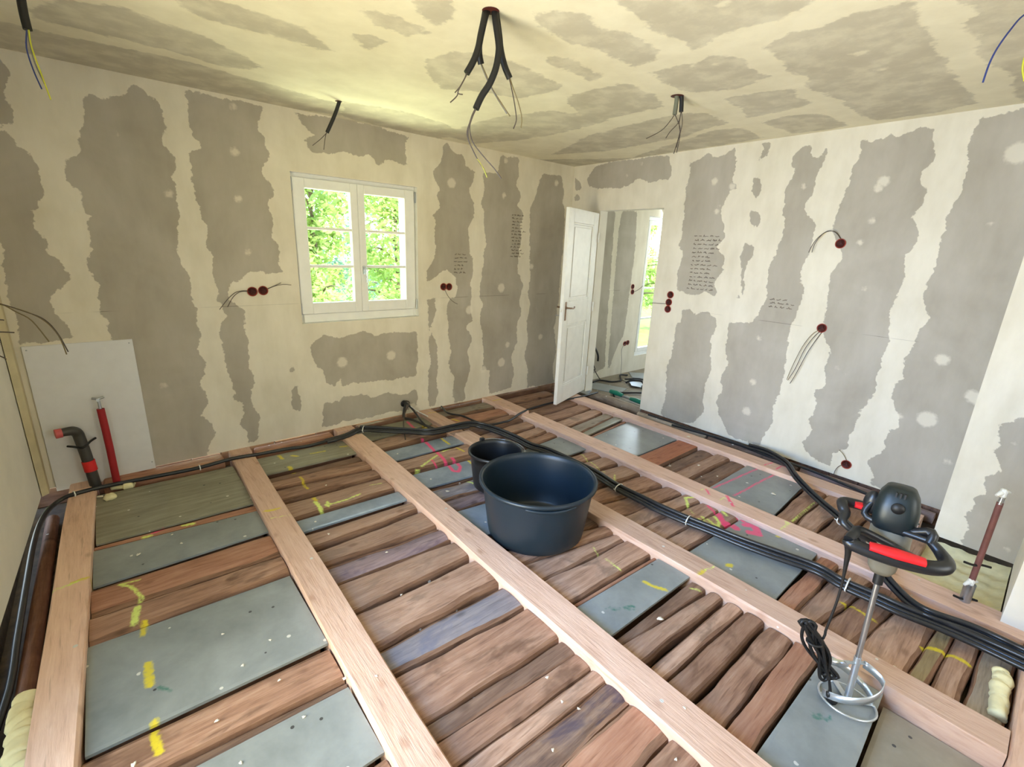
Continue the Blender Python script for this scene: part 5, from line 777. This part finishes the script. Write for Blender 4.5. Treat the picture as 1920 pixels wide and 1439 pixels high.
conduit('cable', LN['white'], .005, 'white cable arching out of the hole in the window wall', 'feeder conduits', M_TIE, cat='cable')
conduit('cable', LN['thin'], .006, 'grey cable hanging out of the hole in the window wall', 'feeder conduits', M_WIRE['dark'], cat='cable')
conduit('conduit', offset(LN['wallpipe'], 0, .03), .010, 'dark pipe lying along the foot of the door wall', 'feeder conduits')
b = MB(); hx, hz = 2.056, .106; b.lathe([(0, .0), (.032, .0), (.036, -.006), (.04, -.008), (.04, .0)], 20, Matrix.Translation((hx, YB - .002, hz)) @ Matrix.Rotation(PI / 2, 4, 'X'))
tag(b.build('pipe_hole', M_RUBBER, origin=(hx, YB, hz)), 'round black pipe opening low in the window wall', 'opening')
def tie(p, t, r, label):
    b = MB(); T = Vector(t).normalized(); up = Vector((0, 0, 1)); S_ = T.cross(up).normalized(); U = S_.cross(T)
    b.tube([Vector(p) + S_ * r * math.cos(a) + U * min(r, .026) * math.sin(a) for a in np.linspace(0, 2 * PI, 17)], .0038, 6, 1)
    b.tube([Vector(p) + S_ * r, Vector(p) + U * .006 + S_ * (r + .010), Vector(p) + U * .010 + S_ * (r + .018)], .0026, 6, 1)
    tag(b.build('cable_tie', M_TIE, origin=p), label, 'cable tie', 'white cable ties')
def at_(L, f): i = int(f); p = Vector(L[i]).lerp(Vector(L[min(i + 1, len(L) - 1)]), f - i); return p, Vector(L[min(i + 1, len(L) - 1)]) - Vector(L[i])
for L, f, r, dz, lab in ((R1, 12, .018, .012, 'white cable tie on the conduit near the wall left of the window'), (R1, 19.2, .04, .016, 'white cable tie on the bundle behind the small bucket'), (R1, 32.1, .042, .018, 'white cable tie on the bundle just right of the large tub'), (R1, 35.2, .042, .018, 'white cable tie on the bundle over the wide grey sheet'), (R1, 40.2, .055, .022, 'wide white cable tie where the two bundles meet'), (R2, 9.6, .03, .022, 'white cable tie on the conduits from the door wall'), (R1, 8.0, .018, .010, 'white cable tie on the conduit near the two left pipes')):
    p, t = at_(L, f); tie(p + Vector((0, 0, dz)), t, r, lab)

# ================================================================ socket boxes and their wires
def cup(p, nrm, label, group, r=.034):
    e = empty('socket_box', tuple(p), label, 'socket box', group); z = Vector(nrm).normalized(); m = Matrix.Translation(p) @ Vector((0, 0, 1)).rotation_difference(z).to_matrix().to_4x4()
    b = MB(); b.lathe([(r - .004, -.002), (r, .0), (r + .001, .006), (r - .004, .007), (r - .005, .001)], 24, m); b.build('rim', M_CUP, e, origin=tuple(p))
    b = MB(); b.lathe([(0, .0015), (r - .004, .0015), (r - .004, .003)], 20, m)
    for k in range(3): a = k * 2.1; b.tube([m @ Vector((.02 * math.cos(a), .02 * math.sin(a), .001)), m @ Vector((.008 * math.cos(a + 1), .008 * math.sin(a + 1), .010)), m @ Vector((.018 * math.cos(a + 2), .018 * math.sin(a + 2), .002))], .003, 5, 3)
    b.build('cup', M_CUPD, e, origin=tuple(p)); return e
lb_ = ['red socket box left of the window, left one of the pair', 'red socket box left of the window, right one of the pair', 'red socket box right of the window, left one of the pair', 'red socket box right of the window, right one of the pair']
for p, l in zip(LN['boxes'], lb_): cup(Vector((p[0], YB - .001, p[2])), (0, -1, 0), l, 'socket boxes beside the window')
nr = Vector((-math.cos(-.0262), -math.sin(-.0262), 0))
lr = ['round red socket box high on the door wall', 'round red socket box at middle height of the door wall, below the high one', 'round red socket box near the floor on the door wall', 'top socket box of the stack of three right of the doorway', 'middle socket box of the stack of three right of the doorway', 'bottom socket box of the stack of three right of the doorway']
for p, l in zip(LN['rboxes'], lr): cup(Vector((xr(p[1]) - .001, p[1], p[2])), nr, l, 'socket boxes on the door wall')
ln_ = ['upper red socket box seen through the doorway beside the glazed door', 'lower red socket box of the upright pair seen through the doorway', 'left red socket box low on the wall seen through the doorway', 'right red socket box low on the wall seen through the doorway']
for p, l in zip(LN['nboxes'], ln_): cup(Vector((p[0], YB + .028, p[2])), (0, -1, 0), l, 'socket boxes in the next room')
def wires(lst, r, mats, labels, group, cat='wire', name='wire'):
    for i, pts in enumerate(lst):
        b = MB(); b.tube(pts, r, 6, 4); tag(b.build(name, M_WIRE[mats[i % len(mats)]], origin=pts[0]), labels[i], cat, group)
wires(LN['bw'], .0022, ['dark'], ['dark wire drooping furthest from the left pair of boxes', 'dark wire drooping short from the left pair of boxes', 'dark wire pointing to the window from the left pair of boxes', 'short dark wire pointing to the window from the left pair', 'dark wire drooping below the boxes right of the window'], 'wires from the boxes beside the window')
wires(LN['rwall'], .0024, ['dark', 'dark', 'olive', 'dark', 'dark', 'dark', 'olive', 'dark'], ['wire arching left from the high box on the door wall', 'second wire arching left from the high door-wall box, slightly outside', 'leftmost of three wires hanging from the middle door-wall box', 'middle of three wires hanging from the middle door-wall box', 'rightmost of three wires hanging from the middle door-wall box', 'wire drooping left from the box near the floor', 'wire sticking up from the box near the floor', 'wire poking toward the doorway from the stack of three boxes'], 'wires from the door-wall boxes')
wires(LN['nwires'], .003, ['dark', 'grey'], ['wire beside the upright pair of boxes in the next room', 'grey wire dropping to the floor in the next room'], 'wires in the next room')
wires(LN['ncab'], .006, ['dark'], ['thin end of the stub cable beyond the doorway', 'lower end of the stub cable beyond the doorway'], 'wires in the next room')
wires(LN['leftw'], .003, ['olive', 'olive', 'dark', 'dark', 'dark', 'dark'], ['olive wire at the left edge, arching inward and ending first', 'olive wire at the left edge, arching furthest over the white panel', 'dark wire at the left edge beside the longest arching one', 'short wire stub at the left edge, topmost', 'short straight wire stub at the left edge, middle', 'short wire stub at the left edge, lowest'], 'wires from the left wall')
b = MB(); b.lump((-.60, 3.3, 1.2), .05, 2, 8, .1); tag(b.build('outlet', M_CUPD, origin=(-.60, 3.3, 1.2)), 'outlet in the left wall where wires at the left edge start', 'outlet')

# ================================================================ cable drops from the ceiling
def drop(loc, tubes, wrs, label, tr=.014, wr=.0022, wm=('dark',), tmats=None, hole=.032):
    e = empty('cable_drop', loc, label, 'cable drop', 'ceiling cable drops')
    if hole:
        b = MB(); b.lathe([(0, -.001), (hole, -.001), (hole + .003, .0), (0, .002)], 20, Matrix.Translation(loc)); b.build('hole_rim', M_CUPD, e, origin=loc)
    for i, t in enumerate(tubes): b = MB(); b.tube(t, tr, 10, 4); b.build('conduit', (tmats or [M_RUBBER])[i % len(tmats or [0])], e, origin=loc)
    for i, t in enumerate(wrs):
        k = wm[i % len(wm)]; b = MB(); b.tube(t, wr, 6, 4); o = b.build('wire', M_WIRE[k], e, origin=loc)
        if k in ('yellow', 'blue'): o['label'] = k + ' wire'
c1 = LN['c_tubes'][0][0]
drop((1.342, 1.772, HC - .001), LN['c_tubes'], LN['c_wires'] + [LN['c_wires'][7][4:]], 'four black cable sheaths hanging from the ceiling in mid-room', .0135, .0024, ('dark', 'dark', 'dark', 'grey', 'olive', 'dark', 'dark', 'dark', 'dark', 'olive', 'yellow'))
drop((2.766, 1.801, HC - .001), LN['r_tubes'], LN['r_wires'], 'two short cable sheaths hanging from the ceiling in front of the doorway', .0125, .0024, ('dark',), [mat_plain('grey_green_sheath', srgb(96, 98, 84), .5), M_RUBBER], .035)
drop((1.396, 3.519, HC - .001), LN['l_tubes'], LN['l_wires'], 'single black cable hanging from the ceiling just above the window', .012, .0022, ('dark',), None, .02)
drop((-.073, 2.869, HC - .001), LN['f_tubes'], LN['f_wires'], 'black cable with yellow and blue wires hanging at the top left', .015, .0028, ('blue', 'grey', 'yellow'), None, .03)
q = Vector(LN['b_wires'][0][0]); drop((q.x, q.y, HC - .001), [], LN['b_wires'], 'blue wire curling down at the top right edge', .01, .003, ('blue', 'yellow'), None, .03)

# ================================================================ panel and pipes at the left
b = MB(); b.box((-.43, YB - .014, -.03), (.09, YB - .002, .923), bev=.002); pn = b.build('white_backing_panel', mat_plain('white_backing_board', srgb(218, 218, 218), .6, var=.03), origin=(-.17, YB - .008, 0)); tag(pn, 'white rectangular board fixed to the wall behind the two pipes', 'panel')
for (x, z) in ((.07, .90), (-.41, .90), (.075, .04)): s_ = MB(); s_.lathe([(0, .0), (.004, .0), (.004, .003), (0, .004)], 8, Matrix.Translation((x, YB - .014, z)) @ Matrix.Rotation(PI / 2, 4, 'X')); s_.build('screw', M_STEEL, pn, origin=(x, YB, z)).location = Vector((x, YB, z)) - pn.location
e = empty('water_pipe', (-.13, 3.86, -.03), 'red insulated water pipe rising beside the drain pipe', 'pipe')
b = MB(); b.tube([(-.13, 3.86, -.04), (-.13, 3.875, .25), (-.135, 3.885, .50)], .021, 14, 3); b.build('insulation', M_REDP, e, origin=(-.13, 3.86, -.03))
b = MB(); b.tube([(-.135, 3.885, .50), (-.137, 3.89, .565)], .009, 10, 1); b.tube([(-.137, 3.89, .56), (-.137, 3.85, .568)], .010, 10, 1); b.tube([(-.165, 3.885, .575), (-.137, 3.875, .57), (-.108, 3.885, .575)], .008, 8, 3); tag(b.build('valve', M_STEEL, e, origin=(-.13, 3.86, -.03)), 'steel pipe end with wall bracket')
e = empty('drain_pipe', (-.245, 3.86, -.03), 'dark bent drain pipe with a pink cap and red ring', 'pipe')
b = MB(); b.tube([(-.235, 3.86, -.03), (-.25, 3.875, .2), (-.262, 3.885, .32), (-.268, 3.885, .36), (-.285, 3.87, .385), (-.32, 3.86, .39), (-.345, 3.85, .39)], [.030, .030, .030, .030, .029, .027, .025], 16, 5); b.build('pipe', M_HT, e, origin=(-.245, 3.86, -.03))
b = MB(); b.tube([(-.335, 3.852, .39), (-.365, 3.845, .39)], .029, 16, 1); tag(b.build('cap', M_PINK, e, origin=(-.245, 3.86, -.03)), 'pink end cap')
b = MB(); b.tube([(-.242, 3.868, .10), (-.247, 3.872, .17)], .034, 16, 1); tag(b.build('ring', M_REDB, e, origin=(-.245, 3.86, -.03)), 'bright red ring')
b = MB(); b.tube([(-.33, 3.93, .27), (-.30, 3.895, .272), (-.255, 3.84, .275), (-.215, 3.90, .29), (-.19, 3.93, .295)], .007, 8, 4); b.build('clamp', M_RUBBER, e, origin=(-.245, 3.86, -.03))

# ================================================================ foam
def foam(name, pts, label, seed):
    b = MB(); rn = random.Random(seed)
    if len(pts) > 2:
        q = [Vector(p[:3]) for p in pts]; P = []; R_ = []
        for i in range(len(q) - 1):
            for k in range(5):
                t = k / 5; P.append(q[i].lerp(q[i + 1], t) + Vector((rn.uniform(-.004, .004), rn.uniform(-.004, .004), rn.uniform(-.003, .003)))); R_.append((pts[i][3] * (1 - t) + pts[i + 1][3] * t) * rn.uniform(.78, .98))
        R_[0] *= .4; R_[-1] *= .4; b.tube(P, R_, 14, 2, flat=.8)
    else:
        for i, (x, y, z, r) in enumerate(pts): b.lump((x, y, z), r, seed * 31 + i, 10, .16, (1.1, 1.25, .7))
    tag(b.build(name, M_FOAM, origin=pts[0][:3]), label, 'foam')
foam('foam_blob', [(-.10, 3.80, -.03, .04), (-.05, 3.80, -.03, .035), (-.17, 3.83, -.03, .03), (.0, 3.81, -.035, .03)], 'yellow foam blob at the foot of the red pipe', 1)
foam('foam_blob', [(-.17, 3.66, -.02, .03)], 'small pale foam lump beside the leftmost joist end', 2)
foam('foam_strip', [(-.43, 2.14, -.04, .045), (-.45, 2.05, -.05, .04), (-.435, 1.97, -.05, .05), (-.44, 1.88, -.05, .045), (-.43, 1.80, -.05, .045), (-.44, 1.72, -.05, .05)], 'yellow foam strip between left wall and leftmost joist', 3)
foam('foam_strip', [(2.66, -.17, -.04, .03), (2.60, -.185, -.04, .035), (2.52, -.18, -.045, .035), (2.44, -.19, -.05, .032), (2.36, -.19, -.05, .028), (2.74, -.17, -.03, .025)], 'pale foam strip at the right edge beside the cross beam', 4)
# foam bed in the recess below the chimney breast
b = MB(); nx, ny = 40, 26; vs = []
for i in range(nx + 1):
    for j in range(ny + 1):
        x = 3.10 + .60 * i / nx; y = -.135 + .42 * j / ny; edge = max(0, (i / nx - .86) * 6) + max(0, .12 - j / ny) * 3
        vs.append((x, y, -.078 + .045 * min(1, edge) + .007 * math.sin(i * .9 + j * .5) * math.sin(j * .8)))
fs = [(i * (ny + 1) + j, (i + 1) * (ny + 1) + j, (i + 1) * (ny + 1) + j + 1, i * (ny + 1) + j + 1) for i in range(nx) for j in range(ny)]
b.add(vs, fs, 0, True); b.box((3.10, -.135, -.14), (3.70, .285, -.088)); tag(b.build('foam_bed', M_FOAM, origin=(3.4, .07, -.14)), 'yellow foam bed in the recess below the chimney breast', 'foam')
b = MB(); b.box((3.28, .225, -.08), (3.62, .285, .0), bev=.006); tag(b.build('foam_block_board', WOOD['tan'], origin=(3.45, .25, -.08)), 'short upright board edging the foam recess', 'board')
# rusty heating pipe
px_, py_ = 3.04, -.005
e = empty('heating_pipe', (px_, py_, -.03), 'rusty upright heating pipe in front of the chimney breast', 'pipe')
b = MB(); b.tube([(px_, py_, .07), (px_ + .004, py_, .55)], .0125, 12, 1); b.build('pipe', M_RUST, e, origin=(px_, py_, -.03))
b = MB(); b.tube([(px_, py_, .0), (px_, py_, .10)], .022, 14, 1); b.build('fitting', M_STEEL, e, origin=(px_, py_, -.03)); b = MB(); b.tube([(px_, py_, .54), (px_ + .01, py_ - .003, .60)], .010, 10, 1); b.build('pipe_end', M_STEEL, e, origin=(px_, py_, -.03))
for z in (.60, .11):
    b = MB(); b.tube([(px_ - .035, py_ + .02, z - .01), (px_, py_, z + .004), (px_ + .03, py_ - .02, z)], [.006, .014, .005], 8, 3); b.box((px_ - .016, py_ - .012, z - .022), (px_ + .012, py_ + .014, z + .02), bev=.006); tag(b.build('tape', M_TIE, e, origin=(px_, py_, -.03)), 'white tape wrap')
for z, d in ((.21, .05), (.015, .045)):
    b = MB(); b.tube([(px_ - d, py_ + d * .9, z + .012), (px_ - .02, py_ + .01, z), (px_ + .02, py_ - .01, z - .004), (px_ + d, py_ - d * .9, z - .012)], .006, 8, 4); b.build('clip', M_RUBBER, e, origin=(px_, py_, -.03))

# ================================================================ plaster chips on the floor
proto = None; CH = []
for i, (x, y, r) in enumerate(CHIPS):
    if proto is None:
        b = MB(); b.lump((0, 0, 0), .012, 5, 6, .3, (1, 1, .35)); proto = b.build('plaster_chip', M_CHIP); o = proto
    else:
        o = proto.copy(); C.objects.link(o)
    on_j = any(jx(j, 0, y) < x < jx(j, 1, y) for j in range(6))
    o.location = (x, y, .003 if on_j else -.031); s = max(.5, r / .012); o.scale = (s, s * .75, s * .6); o.rotation_euler = (0, 0, i * 1.3)
    o['spot'] = 0; del o['spot']; CH.append((o, x, y, on_j))

where = {}
for o, x, y, on_j in CH:
    w = 'on the pale joist %s' % ['at the far left', 'second from left', 'left of the large tub', 'under the mixer cord', 'behind the mixer', 'by the door wall'][next((j for j in range(6) if jx(j, 0, y) - .01 < x < jx(j, 1, y) + .01), 0)] if on_j else None
    if w is None:
        best = min(LAID, key=lambda q: (0 if q[7] - .01 < x < q[8] + .01 else 5) + abs(y - (q[3] + q[4] + q[5] + q[6]) / 4) - abs(q[3] - q[5]) / 2)
        w = 'on the %s strip from window wall, %s' % (ORD[best[2]], BAY[best[1]])
    where.setdefault(w, []).append((x, o))
for w, L in where.items():
    L.sort(key=lambda q: q[0])
    for i, (x, o) in enumerate(L):
        pre = '' if len(L) == 1 else (['left ', 'right '][i] if len(L) == 2 else ['leftmost ', 'middle ', 'rightmost ', 'far right '][i])
        tag(o, (pre + 'white chip ' + w).replace('from window wall, ', 'out, '), 'chip', 'plaster chips scattered over the floor')

# ================================================================ the next room's clutter
b = MB(); b.tube([(4.33, 3.51, -.075), (4.32, 3.15, -.07), (4.30, 2.76, -.075)], [.05, .055, .05], 14, 6); tag(b.build('threshold_log', LOGW[0], origin=(4.34, 3.1, -.09)), 'rough round log lying across the doorway as threshold', 'log')
e = empty('notched_trowel', (5.15, 3.55, -.085), 'dark steel trowel lying on the floor beyond the doorway', 'trowel')
b = MB(); b.box((-.02, -.12, -.002), (.30, .12, .002), m=Matrix.Translation((5.15, 3.52, -.06)) @ Matrix.Rotation(-.8, 4, 'Z') @ Matrix.Rotation(.15, 4, 'Y')); b.build('blade', M_STEEL, e, origin=(5.15, 3.55, -.085))
b = MB(); b.tube([(5.08, 3.56, -.05), (5.10, 3.50, -.01), (5.20, 3.42, -.01), (5.24, 3.40, -.05)], .013, 8, 4); b.build('handle', M_RUBBER, e, origin=(5.15, 3.55, -.085))
e = empty('green_tool', (4.55, 3.2, -.085), 'green and grey power tool lying beyond the doorway', 'tool')
M_TG = mat_plain('teal_tool_plastic', srgb(20, 120, 95), .4)
b = MB(); b.tube([(4.58, 3.42, -.05), (4.57, 3.32, -.045), (4.56, 3.22, -.05)], [.025, .03, .022], 10, 4); b.build('body', M_TG, e, origin=(4.55, 3.2, -.085))
b = MB(); b.tube([(4.56, 3.22, -.055), (4.55, 3.1, -.055)], .016, 8, 1); b.build('collar', M_STEEL, e, origin=(4.55, 3.2, -.085))
b = MB(); b.tube([(4.55, 3.1, -.055), (4.54, 3.0, -.05), (4.52, 2.82, -.055)], [.02, .028, .024], 10, 4); b.build('grip', M_TG, e, origin=(4.55, 3.2, -.085))
rn = random.Random(8)
for k, lab in enumerate(('black cable curling over the next room floor nearest the log', 'black cable looping by the far wall of the next room', 'black cable behind the trowel in the next room')):
    y0 = (3.3, 3.8, 3.65)[k]; x0 = (4.5, 4.8, 5.3)[k]
    pts = [(x0 + i * .12, y0 + .1 * math.sin(i * 1.3 + k), -.078 + .012 * (i % 2)) for i in range(7)]
    conduit('cable', pts, .011, lab, 'cables on the next room floor', M_RUBBER, cat='cable')
for k, (x, y, w, l, a, lab) in enumerate(((4.75, 3.62, .30, .45, .3, 'pale offcut sheet nearest the doorway in the next room'), (5.35, 3.45, .35, .5, -.3, 'pale offcut sheet in the middle of the next room floor'), (5.7, 3.75, .3, .3, .8, 'pale offcut sheet by the glazed door in the next room'))):
    b = MB(); b.box((-w / 2, -l / 2, 0), (w / 2, l / 2, .008), m=Matrix.Translation((x, y, -.09)) @ Matrix.Rotation(a, 4, 'Z')); tag(b.build('offcut_sheet', BOARD['olive'] if k == 1 else BOARD['grey'], origin=(x, y, -.09)), lab, 'sheet', 'offcut sheets in the next room')
# black stub conduit beside the door jamb in the next room
conduit('conduit', [(4.80, 3.98, .42), (4.83, 3.93, .38), (4.87, 3.9, .28), (4.88, 3.9, .2)], .014, 'black stub conduit sticking out of the wall beyond the doorway', 'cables on the next room floor')

# ================================================================ pencil notes on the plasterboard
M_PENCIL = mat_plain('pencil', srgb(92, 76, 66), .8)
def notes(name, org, du, nrm, w, rows, dz, seed, label):
    b = MB(); rn = random.Random(seed)
    for r_ in range(rows):
        u = rn.uniform(0, .02); z = -r_ * dz
        while u < w * rn.uniform(.75, 1):
            n = rn.randint(4, 9); pts = []
            for i in range(n): pts.append(Vector(org) + Vector(du) * (u + i * .006) + Vector((0, 0, z + (rn.uniform(0, .45) * dz if i % 2 else rn.uniform(-.1, .1) * dz))))
            b.tube(pts, .0017, 4, 2, caps=False); u += n * .006 + .012
    tag(b.build(name, M_PENCIL, origin=org), label, 'writing')
notes('pencil_note', (3.34, YB - .0012, 1.93), (1, 0, 0), None, .17, 14, .032, 1, 'lines of pencil notes on the window wall left of the open door')
notes('pencil_note', (2.62, YB - .0012, 1.52), (1, 0, 0), None, .14, 6, .035, 2, 'short pencil notes on the window wall just above the right socket boxes')
yy = 2.38; notes('pencil_note', (xr(yy) - .0012, yy, 1.77), (-.026, -1, 0), None, .26, 14, .036, 3, 'block of pencil notes on the door wall right of the doorway')
yy = 1.62; notes('pencil_note', (xr(yy) - .0012, yy, 1.28), (-.026, -1, 0), None, .2, 3, .03, 4, 'short pencil notes on the door wall left of the middle socket box')
